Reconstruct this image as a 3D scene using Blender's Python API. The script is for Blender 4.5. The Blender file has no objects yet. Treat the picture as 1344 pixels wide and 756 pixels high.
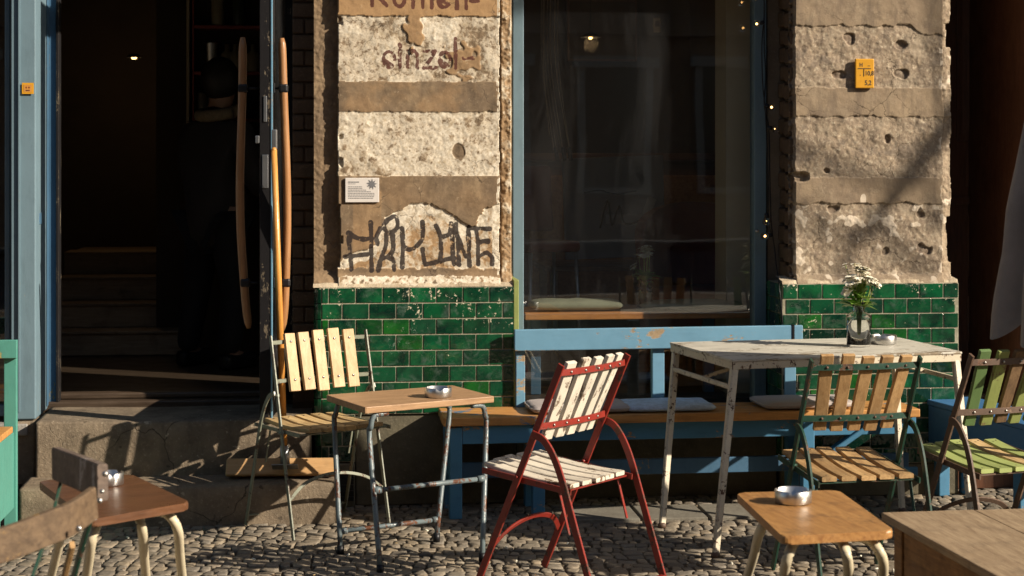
import bpy, bmesh, math, random
from mathutils import Vector, Matrix, noise
random.seed(7)
R = math.radians
S = bpy.context.scene
COL = S.collection
F = 2350.0; CX = 672.0; HY = 205.0; CH = 1.6      # focal length, centre column, horizon row (photo px), eye height
TH = R(6.0); OY = 8.295
CT, ST = math.cos(TH), math.sin(TH)
MW = Matrix.Translation((0, OY, 0)) @ Matrix.Rotation(TH, 4, 'Z')

def W(px, py, v):
    """where the sight line through a photo point meets the wall plane at depth v: (u, z)"""
    dx = (px - CX) / F
    lam = (v + OY * CT) / (CT - dx * ST)
    return (lam * (dx * CT + ST) - OY * ST, CH - (py - HY) / F * lam)
def wu(px, v): return W(px, 0, v)[0]
def wz(px, py, v): return W(px, py, v)[1]
def G(px, py, z):
    Y = F * (CH - z) / (py - HY)
    return Vector(((px - CX) * Y / F, Y, z))
def P(px, py, Y):
    return Vector(((px - CX) * Y / F, Y, CH - (py - HY) * Y / F))

# ------------------------------------------------------------------ scene helpers
def tag(o, label=None, cat=None, group=None, kind=None):
    if label: o['label'] = label
    if cat: o['category'] = cat
    if group: o['group'] = group
    if kind: o['kind'] = kind
    return o
def empty(name, loc=(0, 0, 0), rz=0, label=None, cat=None, group=None):
    o = bpy.data.objects.new(name, None); COL.objects.link(o)
    o.location = loc; o.rotation_euler = (0, 0, rz); o.empty_display_size = .1
    return tag(o, label, cat, group)
def copy_tree(o, parent=None):
    c = o.copy(); COL.objects.link(c)
    if parent: c.parent = parent; c.matrix_parent_inverse = o.matrix_parent_inverse.copy()
    for ch in list(o.children): copy_tree(ch, c)
    return c

class MB:
    """collects shapes, builds them as one mesh object"""
    def __init__(s): s.bm = bmesh.new()
    def _fin(s, verts, mi, smooth):
        vs = set(verts); fs = set()
        for v in verts:
            for f in v.link_faces: fs.add(f)
        for f in fs: f.material_index = mi; f.smooth = smooth
    def box(s, c, d, rot=None, bev=0.0, mi=0, seg=2):
        """c centre, d full size"""
        M = Matrix.Translation(c)
        if rot is not None: M = M @ (rot if isinstance(rot, Matrix) else Matrix.Rotation(rot, 4, 'Z'))
        r = bmesh.ops.create_cube(s.bm, size=1.0)
        vs = r['verts']
        for v in vs: v.co = M @ Vector((v.co.x * d[0], v.co.y * d[1], v.co.z * d[2]))
        if bev > 0:
            es = set(e for v in vs for e in v.link_edges)
            r = bmesh.ops.bevel(s.bm, geom=list(es), offset=min(bev, min(d) * .45), segments=seg, profile=.5, affect='EDGES')
            for f in r['faces']: f.material_index = mi
            vs2 = set(v for f in r['faces'] for v in f.verts)
            s._fin(vs2, mi, False)
        else: s._fin(vs, mi, False)
        return s
    def b2(s, a, b, bev=0.0, mi=0):
        """box from corner a to corner b"""
        c = [(a[i] + b[i]) / 2 for i in range(3)]; d = [abs(b[i] - a[i]) for i in range(3)]
        return s.box(c, d, None, bev, mi)
    def poly(s, pts, z0, z1, bev=0.0, mi=0):
        """prism over an xy outline"""
        bm = s.bm
        lo = [bm.verts.new((p[0], p[1], z0)) for p in pts]; hi = [bm.verts.new((p[0], p[1], z1)) for p in pts]
        n = len(pts); fs = [bm.faces.new(lo[::-1]), bm.faces.new(hi)]
        for i in range(n): fs.append(bm.faces.new((lo[i], lo[(i + 1) % n], hi[(i + 1) % n], hi[i])))
        for f in fs: f.material_index = mi
        if bev:
            es = set(e for f in fs[:2] for e in f.edges)
            r = bmesh.ops.bevel(bm, geom=list(es), offset=bev, segments=2, profile=.5, affect='EDGES')
            for f in r['faces']: f.material_index = mi
        return s
    def sweep(s, path, a, b, up=(0, 0, 1), mi=0, rnd=0, taper=None):
        """sweep a bar (a across, b in the up direction) or, rnd>0, a tube with rnd sides along a path"""
        path = [Vector(p) for p in path]; n = len(path); up = Vector(up); rings = []
        for i, p in enumerate(path):
            t = (path[min(i + 1, n - 1)] - path[max(i - 1, 0)])
            t = t.normalized() if t.length > 1e-9 else Vector((0, 0, 1))
            sd = t.cross(up)
            if sd.length < 1e-4: sd = t.cross(Vector((1, 0, .01)))
            sd.normalize(); nn = sd.cross(t).normalized()
            k = taper[i] if taper else 1.0
            if rnd:
                ring = [s.bm.verts.new(p + sd * (a * k * math.cos(2 * math.pi * j / rnd)) + nn * (b * k * math.sin(2 * math.pi * j / rnd))) for j in range(rnd)]
            else:
                c = min(a, b) * .3 * k; A = a * k; B = b * k
                ring = [s.bm.verts.new(p + sd * x + nn * y) for x, y in ((A - c, -B), (A, -B + c), (A, B - c), (A - c, B), (-A + c, B), (-A, B - c), (-A, -B + c), (-A + c, -B))]
            rings.append(ring)
        m = len(rings[0])
        for i in range(n - 1):
            for j in range(m):
                f = s.bm.faces.new((rings[i][j], rings[i][(j + 1) % m], rings[i + 1][(j + 1) % m], rings[i + 1][j]))
                f.material_index = mi; f.smooth = bool(rnd)
        for rg in (rings[0][::-1], rings[-1]):
            f = s.bm.faces.new(rg); f.material_index = mi
        return s
    def tube(s, path, r, mi=0, n=10, taper=None): return s.sweep(path, r, r, (.13, .31, 1), mi, n, taper)
    def lathe(s, prof, c=(0, 0, 0), n=28, mi=0, rot=None):
        """prof list of (r, z); closed at the axis where r == 0"""
        M = Matrix.Translation(c)
        if rot is not None: M = M @ rot
        rings = []
        for r, z in prof:
            if r < 1e-6: rings.append([s.bm.verts.new(M @ Vector((0, 0, z)))])
            else: rings.append([s.bm.verts.new(M @ Vector((r * math.cos(2 * math.pi * j / n), r * math.sin(2 * math.pi * j / n), z))) for j in range(n)])
        for A, B in zip(rings, rings[1:]):
            for j in range(n):
                k = (j + 1) % n
                if len(A) == 1 and len(B) == 1: continue
                if len(A) == 1: f = s.bm.faces.new((A[0], B[k], B[j]))
                elif len(B) == 1: f = s.bm.faces.new((A[j], A[k], B[0]))
                else: f = s.bm.faces.new((A[j], A[k], B[k], B[j]))
                f.material_index = mi; f.smooth = True
        return s
    def ball(s, c, r, mi=0, sc=(1, 1, 1), sub=2):
        q = bmesh.ops.create_icosphere(s.bm, subdivisions=sub, radius=r)
        for v in q['verts']: v.co = Vector((v.co.x * sc[0], v.co.y * sc[1], v.co.z * sc[2])) + Vector(c)
        s._fin(q['verts'], mi, True); return s
    def build(s, name, mats, parent=None, recalc=True, auto=True):
        if recalc: bmesh.ops.recalc_face_normals(s.bm, faces=s.bm.faces)
        me = bpy.data.meshes.new(name); s.bm.to_mesh(me); s.bm.free()
        if not isinstance(mats, (list, tuple)): mats = [mats]
        for m in mats: me.materials.append(m)
        o = bpy.data.objects.new(name, me); COL.objects.link(o)
        if parent: o.parent = parent
        return o

def text_mesh(body, size, name, mat, parent, loc, rot, xs=1.0, bold=0.0, depth=.0004, align='CENTER'):
    cu = bpy.data.curves.new('lettering', 'FONT'); cu.body = body; cu.size = size; cu.align_x = align; cu.align_y = 'CENTER'
    cu.offset = bold; cu.extrude = depth; cu.resolution_u = 3
    t = bpy.data.objects.new('lettering', cu); COL.objects.link(t)
    dg = bpy.context.evaluated_depsgraph_get(); me = bpy.data.meshes.new_from_object(t.evaluated_get(dg))
    bpy.data.objects.remove(t); bpy.data.curves.remove(cu)
    me.materials.clear(); me.materials.append(mat)
    o = bpy.data.objects.new(name, me); COL.objects.link(o); o.parent = parent
    o.location = loc; o.rotation_euler = rot; o.scale = (xs, 1, 1)
    return o

# ------------------------------------------------------------------ materials
class N:
    def __init__(s, name):
        s.m = bpy.data.materials.new(name); s.m.use_nodes = True; s.nt = s.m.node_tree; s.nt.nodes.clear()
        s.out = s.n('ShaderNodeOutputMaterial'); s.tc = s.n('ShaderNodeTexCoord')
    def n(s, t, **kw):
        nd = s.nt.nodes.new(t)
        for k, v in kw.items(): setattr(nd, k, v)
        return nd
    def l(s, a, b): s.nt.links.new(a, b)
    def val(s, sock, v):
        if hasattr(v, 'links') or isinstance(v, bpy.types.NodeSocket): s.l(v, sock)
        else: sock.default_value = v
    def coords(s, scale=(1, 1, 1), island=False):
        mp = s.n('ShaderNodeMapping'); mp.inputs['Scale'].default_value = scale
        s.l(s.tc.outputs['Object'], mp.inputs['Vector'])
        if island:
            g = s.n('ShaderNodeNewGeometry'); mu = s.n('ShaderNodeMath', operation='MULTIPLY'); mu.inputs[1].default_value = 37.0
            s.l(g.outputs['Random Per Island'], mu.inputs[0]); s.l(mu.outputs[0], mp.inputs['Location'])
        return mp.outputs[0]
    def noise(s, vec, scale, detail=5, rough=.6, dist=0):
        t = s.n('ShaderNodeTexNoise'); t.inputs['Scale'].default_value = scale; t.inputs['Detail'].default_value = detail
        t.inputs['Roughness'].default_value = rough; t.inputs['Distortion'].default_value = dist
        s.l(vec, t.inputs['Vector']); return t.outputs['Fac']
    def ramp(s, f, lo, hi, a=0.0, b=1.0):
        r = s.n('ShaderNodeMapRange'); r.inputs['From Min'].default_value = lo; r.inputs['From Max'].default_value = hi
        r.inputs['To Min'].default_value = a; r.inputs['To Max'].default_value = b; r.clamp = True
        s.l(f, r.inputs['Value']); return r.outputs[0]
    def math(s, op, a, b=0.0):
        m = s.n('ShaderNodeMath', operation=op); s.val(m.inputs[0], a); s.val(m.inputs[1], b); return m.outputs[0]
    def mix(s, f, a, b, mode='MIX'):
        m = s.n('ShaderNodeMix', data_type='RGBA', blend_type=mode); m.clamp_factor = True
        s.val(m.inputs['Factor'], f)
        for k, v in ((6, a), (7, b)):
            if isinstance(v, (tuple, list)): m.inputs[k].default_value = (*v[:3], 1)
            else: s.l(v, m.inputs[k])
        return m.outputs[2]
    def bump(s, h, strength, dist=.01, prev=None):
        b = s.n('ShaderNodeBump'); b.inputs['Strength'].default_value = strength; b.inputs['Distance'].default_value = dist
        s.l(h, b.inputs['Height'])
        if prev: s.l(prev, b.inputs['Normal'])
        return b.outputs[0]
    def bsdf(s, col, rough=.6, metal=0.0, normal=None, **kw):
        b = s.n('ShaderNodeBsdfPrincipled')
        if isinstance(col, (tuple, list)): b.inputs['Base Color'].default_value = (*col[:3], 1)
        else: s.l(col, b.inputs['Base Color'])
        s.val(b.inputs['Roughness'], rough); s.val(b.inputs['Metallic'], metal)
        if normal: s.l(normal, b.inputs['Normal'])
        for k, v in kw.items(): s.val(b.inputs[k.replace('_', ' ')], v)
        s.l(b.outputs[0], s.out.inputs[0]); return b
    def island(s): return s.n('ShaderNodeNewGeometry').outputs['Random Per Island']
    def point(s): return s.n('ShaderNodeNewGeometry').outputs['Pointiness']

def sc(c, k): return tuple(x * k for x in c[:3])

def wood(name, base, dark, axis='x', rough=.6, grain=1.0, dirt=.4, isl=.35, blot=None, spec=.3):
    m = N(name); st = {'x': (1.2, 14, 14), 'y': (14, 1.2, 14), 'z': (14, 14, 1.2)}[axis]
    v = m.coords(st, True); g = m.noise(v, 4.0, 8, .65, .6); g2 = m.noise(v, 16.0, 3, .5)
    c = m.mix(m.ramp(g, .38, .68), base, dark)
    c = m.mix(m.ramp(g2, .55, .75, 0, .45 * grain), c, sc(dark, .55))
    v3 = m.coords((1, 1, 1)); d = m.noise(v3, 9.0, 6, .7)
    c = m.mix(m.ramp(d, .52, .72, 0, dirt), c, (.05, .035, .022))
    if blot: c = m.mix(m.ramp(m.noise(v3, 6.0, 7, .75, .4), blot[1], blot[1] + .04), c, blot[0])
    k = m.ramp(m.island(), 0, 1, 1 - isl, 1 + isl * .5)
    vm = m.n('ShaderNodeVectorMath', operation='SCALE'); m.l(c, vm.inputs[0]); m.l(k, vm.inputs['Scale'])
    nb = m.bump(g, .25, .004); nb = m.bump(g2, .3, .002, nb)
    m.bsdf(vm.outputs[0], m.ramp(d, .3, .7, rough - .1, rough + .12), 0, nb, Specular_IOR_Level=spec)
    return m.m

def paint(name, col, under, amt=.5, scale=9, rough=.45, var=.12, axis=None, rust=None, edge=.5, dirt=.35, spec=.4, isl=0.0):
    """old paint: col chipped through to under where the noise is above amt; worn edges"""
    m = N(name); v = m.coords((1, 1, 1)); st = {'x': (.25, 1, 1), 'y': (1, .25, 1), 'z': (1, 1, .25), None: (1, 1, 1)}[axis]
    vs = m.coords(st); n1 = m.noise(vs, scale, 9, .72, .25); n2 = m.noise(v, scale * 5, 5, .6)
    f = m.math('ADD', m.math('MULTIPLY', n1, .8), m.math('MULTIPLY', n2, .2))
    if edge:                      # paint rubs off along the edges
        bv = m.n('ShaderNodeBevel'); bv.samples = 4; bv.inputs['Radius'].default_value = .005
        gn = m.n('ShaderNodeNewGeometry'); dt = m.n('ShaderNodeVectorMath', operation='DOT_PRODUCT'); m.l(bv.outputs[0], dt.inputs[0]); m.l(gn.outputs['Normal'], dt.inputs[1])
        f = m.math('ADD', f, m.ramp(dt.outputs['Value'], .97, .75, 0, .16 * edge))
    chip = m.ramp(f, amt, amt + .018)
    big = m.noise(v, 3.0, 6, .65)
    c = m.mix(m.ramp(big, .3, .7), sc(col, 1 - var), sc(col, 1 + var))
    c = m.mix(m.ramp(m.noise(vs, 22.0, 6, .7), .5, .75, 0, dirt), c, sc(col, .35))
    u = m.mix(m.ramp(m.noise(v, 30, 5, .6), .35, .65), under, rust or sc(under, .6))
    c = m.mix(chip, c, u)
    if isl:
        k = m.ramp(m.island(), 0, 1, 1 - isl, 1 + isl * .5)
        vm = m.n('ShaderNodeVectorMath', operation='SCALE'); m.l(c, vm.inputs[0]); m.l(k, vm.inputs['Scale']); c = vm.outputs[0]
    nb = m.bump(m.math('SUBTRACT', 1.0, chip), .5, .0012); nb = m.bump(n2, .12, .003, nb)
    m.bsdf(c, m.ramp(n2, .3, .7, rough - .08, rough + .15), 0, nb, Specular_IOR_Level=spec)
    return m.m

def plain(name, col, rough=.6, metal=0.0, var=.15, scale=8, bump=.1, bs=40, **kw):
    m = N(name); v = m.coords(); n = m.noise(v, scale, 6, .65)
    c = m.mix(m.ramp(n, .3, .7), sc(col, 1 - var), sc(col, 1 + var))
    m.bsdf(c, rough, metal, m.bump(m.noise(v, bs, 4, .6), bump, .004), **kw)
    return m.m

def glass_pane(name, tint=(1, 1, 1), rough=0.0, ior=1.5, boost=1.0):
    m = N(name); tr = m.n('ShaderNodeBsdfTransparent'); tr.inputs[0].default_value = (*tint, 1)
    gl = m.n('ShaderNodeBsdfGlossy'); gl.inputs['Roughness'].default_value = rough
    v = m.coords((.7, .7, .7)); nb = m.bump(m.noise(v, 1.1, 2, .5), .035, .05); m.l(nb, gl.inputs['Normal'])
    fr = m.n('ShaderNodeFresnel'); gg = m.n('ShaderNodeNewGeometry'); m.l(m.math('ADD', ior, m.math('MULTIPLY', gg.outputs['Backfacing'], 1 / ior - ior)), fr.inputs[0])
    mx = m.n('ShaderNodeMixShader'); m.l(m.math('MULTIPLY', fr.outputs[0], boost), mx.inputs[0])
    m.l(tr.outputs[0], mx.inputs[1]); m.l(gl.outputs[0], mx.inputs[2])
    df = m.n('ShaderNodeBsdfDiffuse'); df.inputs[0].default_value = (.55, .55, .56, 1); vs = m.coords((2.2, 2.2, .5)); m2 = m.n('ShaderNodeMixShader')
    m.l(m.math('ADD', .004, m.math('ADD', m.ramp(m.noise(vs, 2.2, 6, .65, .8), .45, .75, 0, .020), m.ramp(m.noise(m.coords(), 70, 3, .6), .68, .74, 0, .03))), m2.inputs[0])
    m.l(mx.outputs[0], m2.inputs[1]); m.l(df.outputs[0], m2.inputs[2]); m.l(m2.outputs[0], m.out.inputs[0])
    return m.m

M = {}
M['bluebench'] = paint('strong_blue_paint', (.045, .15, .32), (.30, .20, .10), .66, 7, .5, .1, 'x', dirt=.25)
M['blue'] = paint('blue_paint', (.055, .185, .315), (.46, .27, .12), .575, 7, .5, .12, 'x', dirt=.25)
M['bluerail'] = paint('worn_blue_paint', (.13, .28, .40), (.45, .33, .20), .575, 6, .5, .1, 'x', dirt=.2)
M['blueframe'] = paint('blue_frame_paint', (.135, .205, .245), (.30, .25, .14), .645, 10, .5, .1, 'z', dirt=.3)
M['blueshade'] = paint('shaded_blue_paint', (.05, .12, .20), (.30, .22, .08), .62, 10, .5, .1, 'z', dirt=.3)  # blue with shade painted in, for the door recess and low parts
M['teal'] = paint('teal_paint', (.08, .27, .22), (.40, .33, .10), .625, 9, .45, .08, 'z')
M['red'] = paint('red_metal_paint', (.22, .022, .014), (.10, .04, .025), .55, 14, .38, .12, None, (.05, .022, .015), .9)
M['dgreen'] = paint('dark_green_metal_paint', (.012, .050, .033), (.12, .055, .03), .565, 16, .4, .12, None, (.07, .04, .03), .9)
M['palemetal'] = paint('pale_grey_green_metal', (.20, .215, .16), (.10, .05, .03), .57, 16, .4, .15, None, (.06, .03, .02), .9)
M['rust'] = paint('rusty_brown_metal', (.10, .062, .042), (.20, .14, .10), .56, 20, .55, .2, None, (.12, .05, .025), .9)
M['whitemetal'] = paint('chipped_white_metal', (.60, .53, .40), (.12, .055, .03), .565, 26, .5, .08, None, (.06, .03, .02), .9, dirt=.3)
M['whitetop'] = paint('weathered_white_top', (.56, .53, .45), (.26, .20, .13), .54, 8, .5, .14, 'x', dirt=.65)
M['cream'] = paint('cream_tube_paint', (.62, .54, .38), (.20, .14, .08), .66, 14, .35, .06, None, dirt=.2)
M['steel'] = paint('rusty_steel_tube', (.13, .165, .175), (.12, .05, .025), .52, 20, .35, .2, 'z', (.07, .03, .018), .6, spec=.45)
M['whiteslat'] = paint('white_painted_slats', (.66, .60, .50), (.24, .18, .13), .56, 12, .55, .08, 'z', edge=.9, dirt=.55, isl=.14)
M['whiteseat'] = paint('white_painted_seat', (.62, .56, .46), (.17, .11, .065), .56, 12, .6, .08, 'y', edge=.9, dirt=.5, isl=.15)
M['gslat'] = paint('green_painted_slat', (.12, .20, .07), (.22, .15, .07), .60, 9, .55, .1, 'z', edge=.8, isl=.15)
M['lslat'] = paint('lime_painted_slat', (.25, .29, .09), (.22, .15, .07), .57, 9, .55, .1, 'z', edge=.8, isl=.15)
M['gseat'] = paint('lime_painted_seat_slat', (.33, .39, .13), (.30, .2, .08), .63, 9, .55, .1, 'y', edge=.8, isl=.18)
M['pale'] = wood('pale_slat_wood', (.58, .40, .22), (.44, .28, .14), 'z', .5, .6, .12, .12)
M['paleseat'] = wood('pale_seat_wood', (.60, .43, .21), (.34, .22, .10), 'y', .55, 1, .45, .3)
M['nat'] = wood('natural_slat_wood', (.46, .29, .135), (.33, .19, .08), 'z', .6, .9, .3, .22)
M['natseat'] = wood('natural_seat_wood', (.48, .31, .14), (.28, .16, .07), 'y', .6, 1, .75, .3)
M['brownslat'] = wood('brown_slat_wood', (.20, .125, .065), (.11, .065, .035), 'z', .65, 1, .4, .3)
M['tabletop'] = wood('brown_table_wood', (.40, .245, .13), (.27, .155, .08), 'x', .5, .7, .3, .1)
M['orange'] = wood('varnished_orange_wood', (.48, .25, .085), (.28, .125, .04), 'y', .40, 1.1, .75, .1, spec=.5)
M['redbrown'] = wood('varnished_brown_wood', (.15, .066, .030), (.08, .034, .016), 'x', .34, .8, .3, .1, spec=.5)
M['benchwood'] = wood('bench_plank_wood', (.56, .28, .09), (.38, .18, .055), 'x', .5, .8, .35, .15, ((.10, .17, .25), .585))
M['box'] = wood('weathered_box_wood', (.36, .265, .165), (.22, .15, .09), 'y', .65, 1, .4, .25)
M['boxside'] = wood('aged_orange_box_wood', (.33, .165, .055), (.17, .075, .025), 'y', .5, 1, .5, .3)
M['grey'] = wood('weathered_grey_wood', (.165, .11, .065), (.085, .055, .034), 'x', .6, 1, .4, .2, ((.33, .20, .07), .585))
M['grey2'] = wood('dark_weathered_wood', (.19, .14, .11), (.10, .075, .06), 'x', .65, 1, .5, .2, ((.42, .37, .33), .56))
M['handle'] = wood('bent_handle_wood', (.36, .18, .075), (.26, .12, .045), 'z', .35, .4, .15, .05, spec=.5)
M['broomwood'] = wood('broom_handle_wood', (.58, .27, .06), (.46, .20, .04), 'z', .35, .4, .1, .05, spec=.5)
M['broomhead'] = wood('broom_head_wood', (.52, .32, .15), (.42, .24, .10), 'x', .5, .5, .2, .05)
M['sill'] = wood('counter_wood', (.62, .28, .10), (.42, .17, .06), 'x', .45, .8, .3, .1)
M['black'] = plain('black_metal', (.02, .02, .022), .45, .6)
M['bolt'] = plain('steel_bolt', (.45, .43, .40), .35, .9)
M['alu'] = plain('brushed_aluminium', (.60, .59, .57), .36, 1.0, .08, 60, .05)
M['aluin'] = plain('ashy_metal', (.30, .29, .28), .5, .8, .3, 30)
M['galv'] = plain('galvanised_metal', (.36, .37, .38), .4, .9)
M['red_plastic'] = plain('red_bristles', (.35, .03, .02), .6, 0, .3, 60, .6, 200)
M['cush'] = plain('mauve_grey_cushion_fabric', (.38, .33, .31), .85, 0, .08, 4, .35, 300)
M['cushpipe'] = plain('cushion_piping', (.42, .38, .35), .8)
M['cushblue'] = plain('faded_blue_cushion_fabric', (.44, .54, .68), .9, 0, .25, 40, .5, 260)
M['cushgreen'] = plain('grey_green_cushion_fabric', (.24, .25, .18), .9, 0, .15, 10, .4, 200)
M['leaf'] = plain('leaf_green', (.12, .22, .03), .5, 0, .35, 30, .2)
M['stem'] = plain('stem_green', (.30, .38, .08), .5, 0, .2, 30)
M['petal'] = plain('cream_white_petal', (.80, .76, .62), .6, 0, .08, 30, .1, Subsurface_Weight=0.0)
M['petal2'] = plain('dusty_white_petal', (.62, .60, .50), .7)
M['canopy'] = plain('dark_grey_canopy_fabric', (.27, .24, .22), .85, 0, .15, 5, .3, 300)
M['skin'] = plain('skin', (.35, .2, .14), .5)
M['coat'] = plain('dark_coat_fabric', (.03, .025, .024), .9)
M['jeans'] = plain('dark_trouser_fabric', (.008, .008, .010), .9)
M['fur'] = plain('pale_collar_fleece', (.26, .20, .13), .95, 0, .3, 60, .8, 150)
M['hair'] = plain('dark_hair', (.012, .009, .007), .6)
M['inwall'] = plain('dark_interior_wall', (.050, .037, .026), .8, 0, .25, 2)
M['inwall2'] = plain('pale_interior_wall', (.50, .44, .33), .8, 0, .08, 3)
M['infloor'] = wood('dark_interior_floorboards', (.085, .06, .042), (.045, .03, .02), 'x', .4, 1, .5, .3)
M['instair'] = wood('interior_stair_wood', (.40, .31, .21), (.27, .20, .13), 'x', .6, 1, .5, .3)
M['shelf'] = plain('dark_red_shelf', (.28, .05, .035), .5)
M['screen'] = plain('grey_screen', (.34, .35, .40), .6, 0, .05)
M['screenblot'] = plain('pale_screen_lettering', (.6, .6, .62), .6)
M['ink'] = plain('black_ink', (.02, .02, .02), .6)
M['chairred'] = plain('dark_red_upholstery', (.16, .022, .014), .7)
M['doorblack'] = paint('black_door_paint', (.014, .013, .014), (.20, .16, .11), .575, 18, .6, .2, 'z', edge=.9, dirt=.1, spec=.15)
M['brown_door'] = wood('dark_brown_door_wood', (.13, .055, .03), (.07, .03, .016), 'z', .4, .8, .3, .1, spec=.4)
M['glass'] = glass_pane('window_glass', (.96, .97, .96), boost=2.2)
M['doorglass'] = glass_pane('door_glass')
m = N('clear_glass'); m.bsdf((1, 1, 1), .02, 0, Transmission_Weight=1.0, IOR=1.45); M['clear'] = m.m
m = N('water'); m.bsdf((.9, .93, .88), .0, 0, Transmission_Weight=1.0, IOR=1.2); M['water'] = m.m
m = N('thin_bulb_glass'); m.bsdf((1, .95, .85), .05, 0, Transmission_Weight=1.0, IOR=1.2); M['bulb'] = m.m
m = N('lit_filament'); e = m.n('ShaderNodeEmission'); e.inputs[0].default_value = (1, .55, .18, 1); e.inputs[1].default_value = 5; m.l(e.outputs[0], m.out.inputs[0]); M['lit'] = m.m
M['yellow'] = plain('yellow_enamel', (.62, .30, .018), .4, 0, .08, 30)
M['plaque'] = plain('white_plaque', (.66, .62, .58), .4, 0, .04)
M['plaqueink'] = plain('grey_print', (.16, .16, .17), .5)
M['bark'] = plain('tree_bark', (.10, .075, .05), .9, 0, .3, 20, .8, 40)
M['treeleaf'] = plain('tree_foliage', (.07, .11, .03), .6, 0, .3, 10)
# ------------------------------------------------------------------ masonry materials
m = N('pillar_plaster')      # the masks painted into 'mask' say where whitewash, ochre and black marks are
at = m.n('ShaderNodeVertexColor'); at.layer_name = 'mask'; sp = m.n('ShaderNodeSeparateColor'); m.l(at.outputs[0], sp.inputs[0])
v = m.coords(); na = m.noise(v, 14, 9, .72); nb_ = m.noise(v, 60, 7, .7); nc = m.noise(v, 4, 5, .6); nd = m.noise(v, 160, 4, .7)
brown = m.mix(m.ramp(nc, .35, .65), (.235, .165, .10), (.17, .125, .085))
brown = m.mix(m.ramp(na, .46, .62, 0, .7), brown, (.115, .083, .055)); nf = m.noise(v, 8, 8, .75, .6); brown = m.mix(m.ramp(nf, .52, .64, 0, .6), brown, (.33, .245, .15)); brown = m.mix(m.ramp(nd, .6, .7, 0, .5), brown, (.09, .065, .045)); vz = m.coords((9, 9, 1.6)); brown = m.mix(m.ramp(m.noise(vz, 3, 5, .6), .5, .68, 0, .5), brown, (.12, .088, .06))
brown = m.mix(m.ramp(nb_, .55, .7, 0, .5), brown, (.33, .25, .16))
ochre = m.mix(m.ramp(na, .4, .65), (.40, .25, .125), (.30, .185, .095))
c = m.mix(sp.outputs[1], brown, ochre)
ne = m.noise(v, 26, 8, .75, .5)
white = m.mix(m.ramp(nb_, .42, .62), (.73, .665, .545), (.50, .42, .31)); white = m.mix(m.ramp(ne, .52, .62, 0, .75), white, (.36, .28, .18))
wm = m.math('ADD', sp.outputs[0], m.math('SUBTRACT', m.math('MULTIPLY', m.math('ADD', m.math('MULTIPLY', nb_, .42), m.math('ADD', m.math('MULTIPLY', ne, .38), m.math('MULTIPLY', na, .20))), 4.0), 2.13))
c = m.mix(m.ramp(wm, .15, .50), c, m.mix(.5, c, (.50, .39, .26))); c = m.mix(m.ramp(wm, .28, .62), c, white)
km = m.math('ADD', sp.outputs[2], m.math('SUBTRACT', m.math('MULTIPLY', nd, 1.0), .55))
sz = m.n('ShaderNodeSeparateXYZ'); m.l(m.tc.outputs['Object'], sz.inputs[0])
ink = m.mix(m.ramp(sz.outputs[2], 1.7, 1.75), (.028, .022, .022), (.095, .035, .028))
c = m.mix(m.ramp(km, .38, .60, 0, .93), c, ink)
vo = m.n('ShaderNodeTexVoronoi', feature='DISTANCE_TO_EDGE'); vo.inputs['Scale'].default_value = 5.5
wp = m.n('ShaderNodeTexNoise'); wp.inputs['Scale'].default_value = 9; wp.inputs['Detail'].default_value = 6; m.l(v, wp.inputs['Vector']); m.l(m.mix(.14, v, wp.outputs['Color']), vo.inputs['Vector'])
ck = m.math('MULTIPLY', m.ramp(vo.outputs['Distance'], .0, .011, 1, 0), m.ramp(m.noise(v, 3.1, 3, .5), .50, .58)); c = m.mix(m.math('MULTIPLY', ck, .8), c, (.07, .05, .035))
h = m.math('ADD', m.math('MULTIPLY', nb_, .6), m.math('MULTIPLY', nd, .4))
h = m.math('SUBTRACT', h, m.math('MULTIPLY', ck, .5))
m.bsdf(c, .9, 0, m.bump(h, .32, .005), Specular_IOR_Level=.15); M['plaster'] = m.m

m = N('grey_pillar_stone')
at = m.n('ShaderNodeVertexColor'); at.layer_name = 'mask'; sp = m.n('ShaderNodeSeparateColor'); m.l(at.outputs[0], sp.inputs[0])
v = m.coords(); na = m.noise(v, 12, 9, .75); nb_ = m.noise(v, 55, 7, .72); nc = m.noise(v, 3.5, 5, .6); nd = m.noise(v, 150, 4, .7)
rough_ = m.mix(m.ramp(na, .36, .62), (.36, .28, .195), (.22, .17, .125))
rough_ = m.mix(m.ramp(nb_, .52, .64, 0, .9), rough_, (.50, .42, .31))
rough_ = m.mix(m.ramp(nb_, .42, .32, 0, .8), rough_, (.10, .075, .06))
smooth_ = m.mix(m.ramp(nc, .35, .65), (.33, .25, .165), (.24, .18, .125))
smooth_ = m.mix(m.ramp(na, .5, .66, 0, .6), smooth_, (.13, .10, .075)); smooth_ = m.mix(m.ramp(nb_, .54, .66, 0, .5), smooth_, (.36, .29, .20))
ng = m.noise(v, 7, 7, .7, .4); smooth_ = m.mix(m.ramp(ng, .52, .62, 0, .5), smooth_, (.34, .27, .185)); vz = m.coords((6, 6, 1.4)); smooth_ = m.mix(m.ramp(m.noise(vz, 3, 5, .6), .5, .66, 0, .55), smooth_, (.13, .10, .078))
rough_ = m.mix(m.ramp(ng, .52, .60, 0, .55), rough_, (.34, .28, .205)); rough_ = m.mix(m.ramp(ng, .46, .38, 0, .55), rough_, (.14, .115, .095))
c = m.mix(sp.outputs[1], rough_, smooth_)
c = m.mix(m.ramp(m.math('ADD', sp.outputs[0], m.math('SUBTRACT', na, .5)), .4, .6), c, (.60, .51, .40))
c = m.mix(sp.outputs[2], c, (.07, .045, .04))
vo = m.n('ShaderNodeTexVoronoi', feature='DISTANCE_TO_EDGE'); vo.inputs['Scale'].default_value = 5.5
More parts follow.
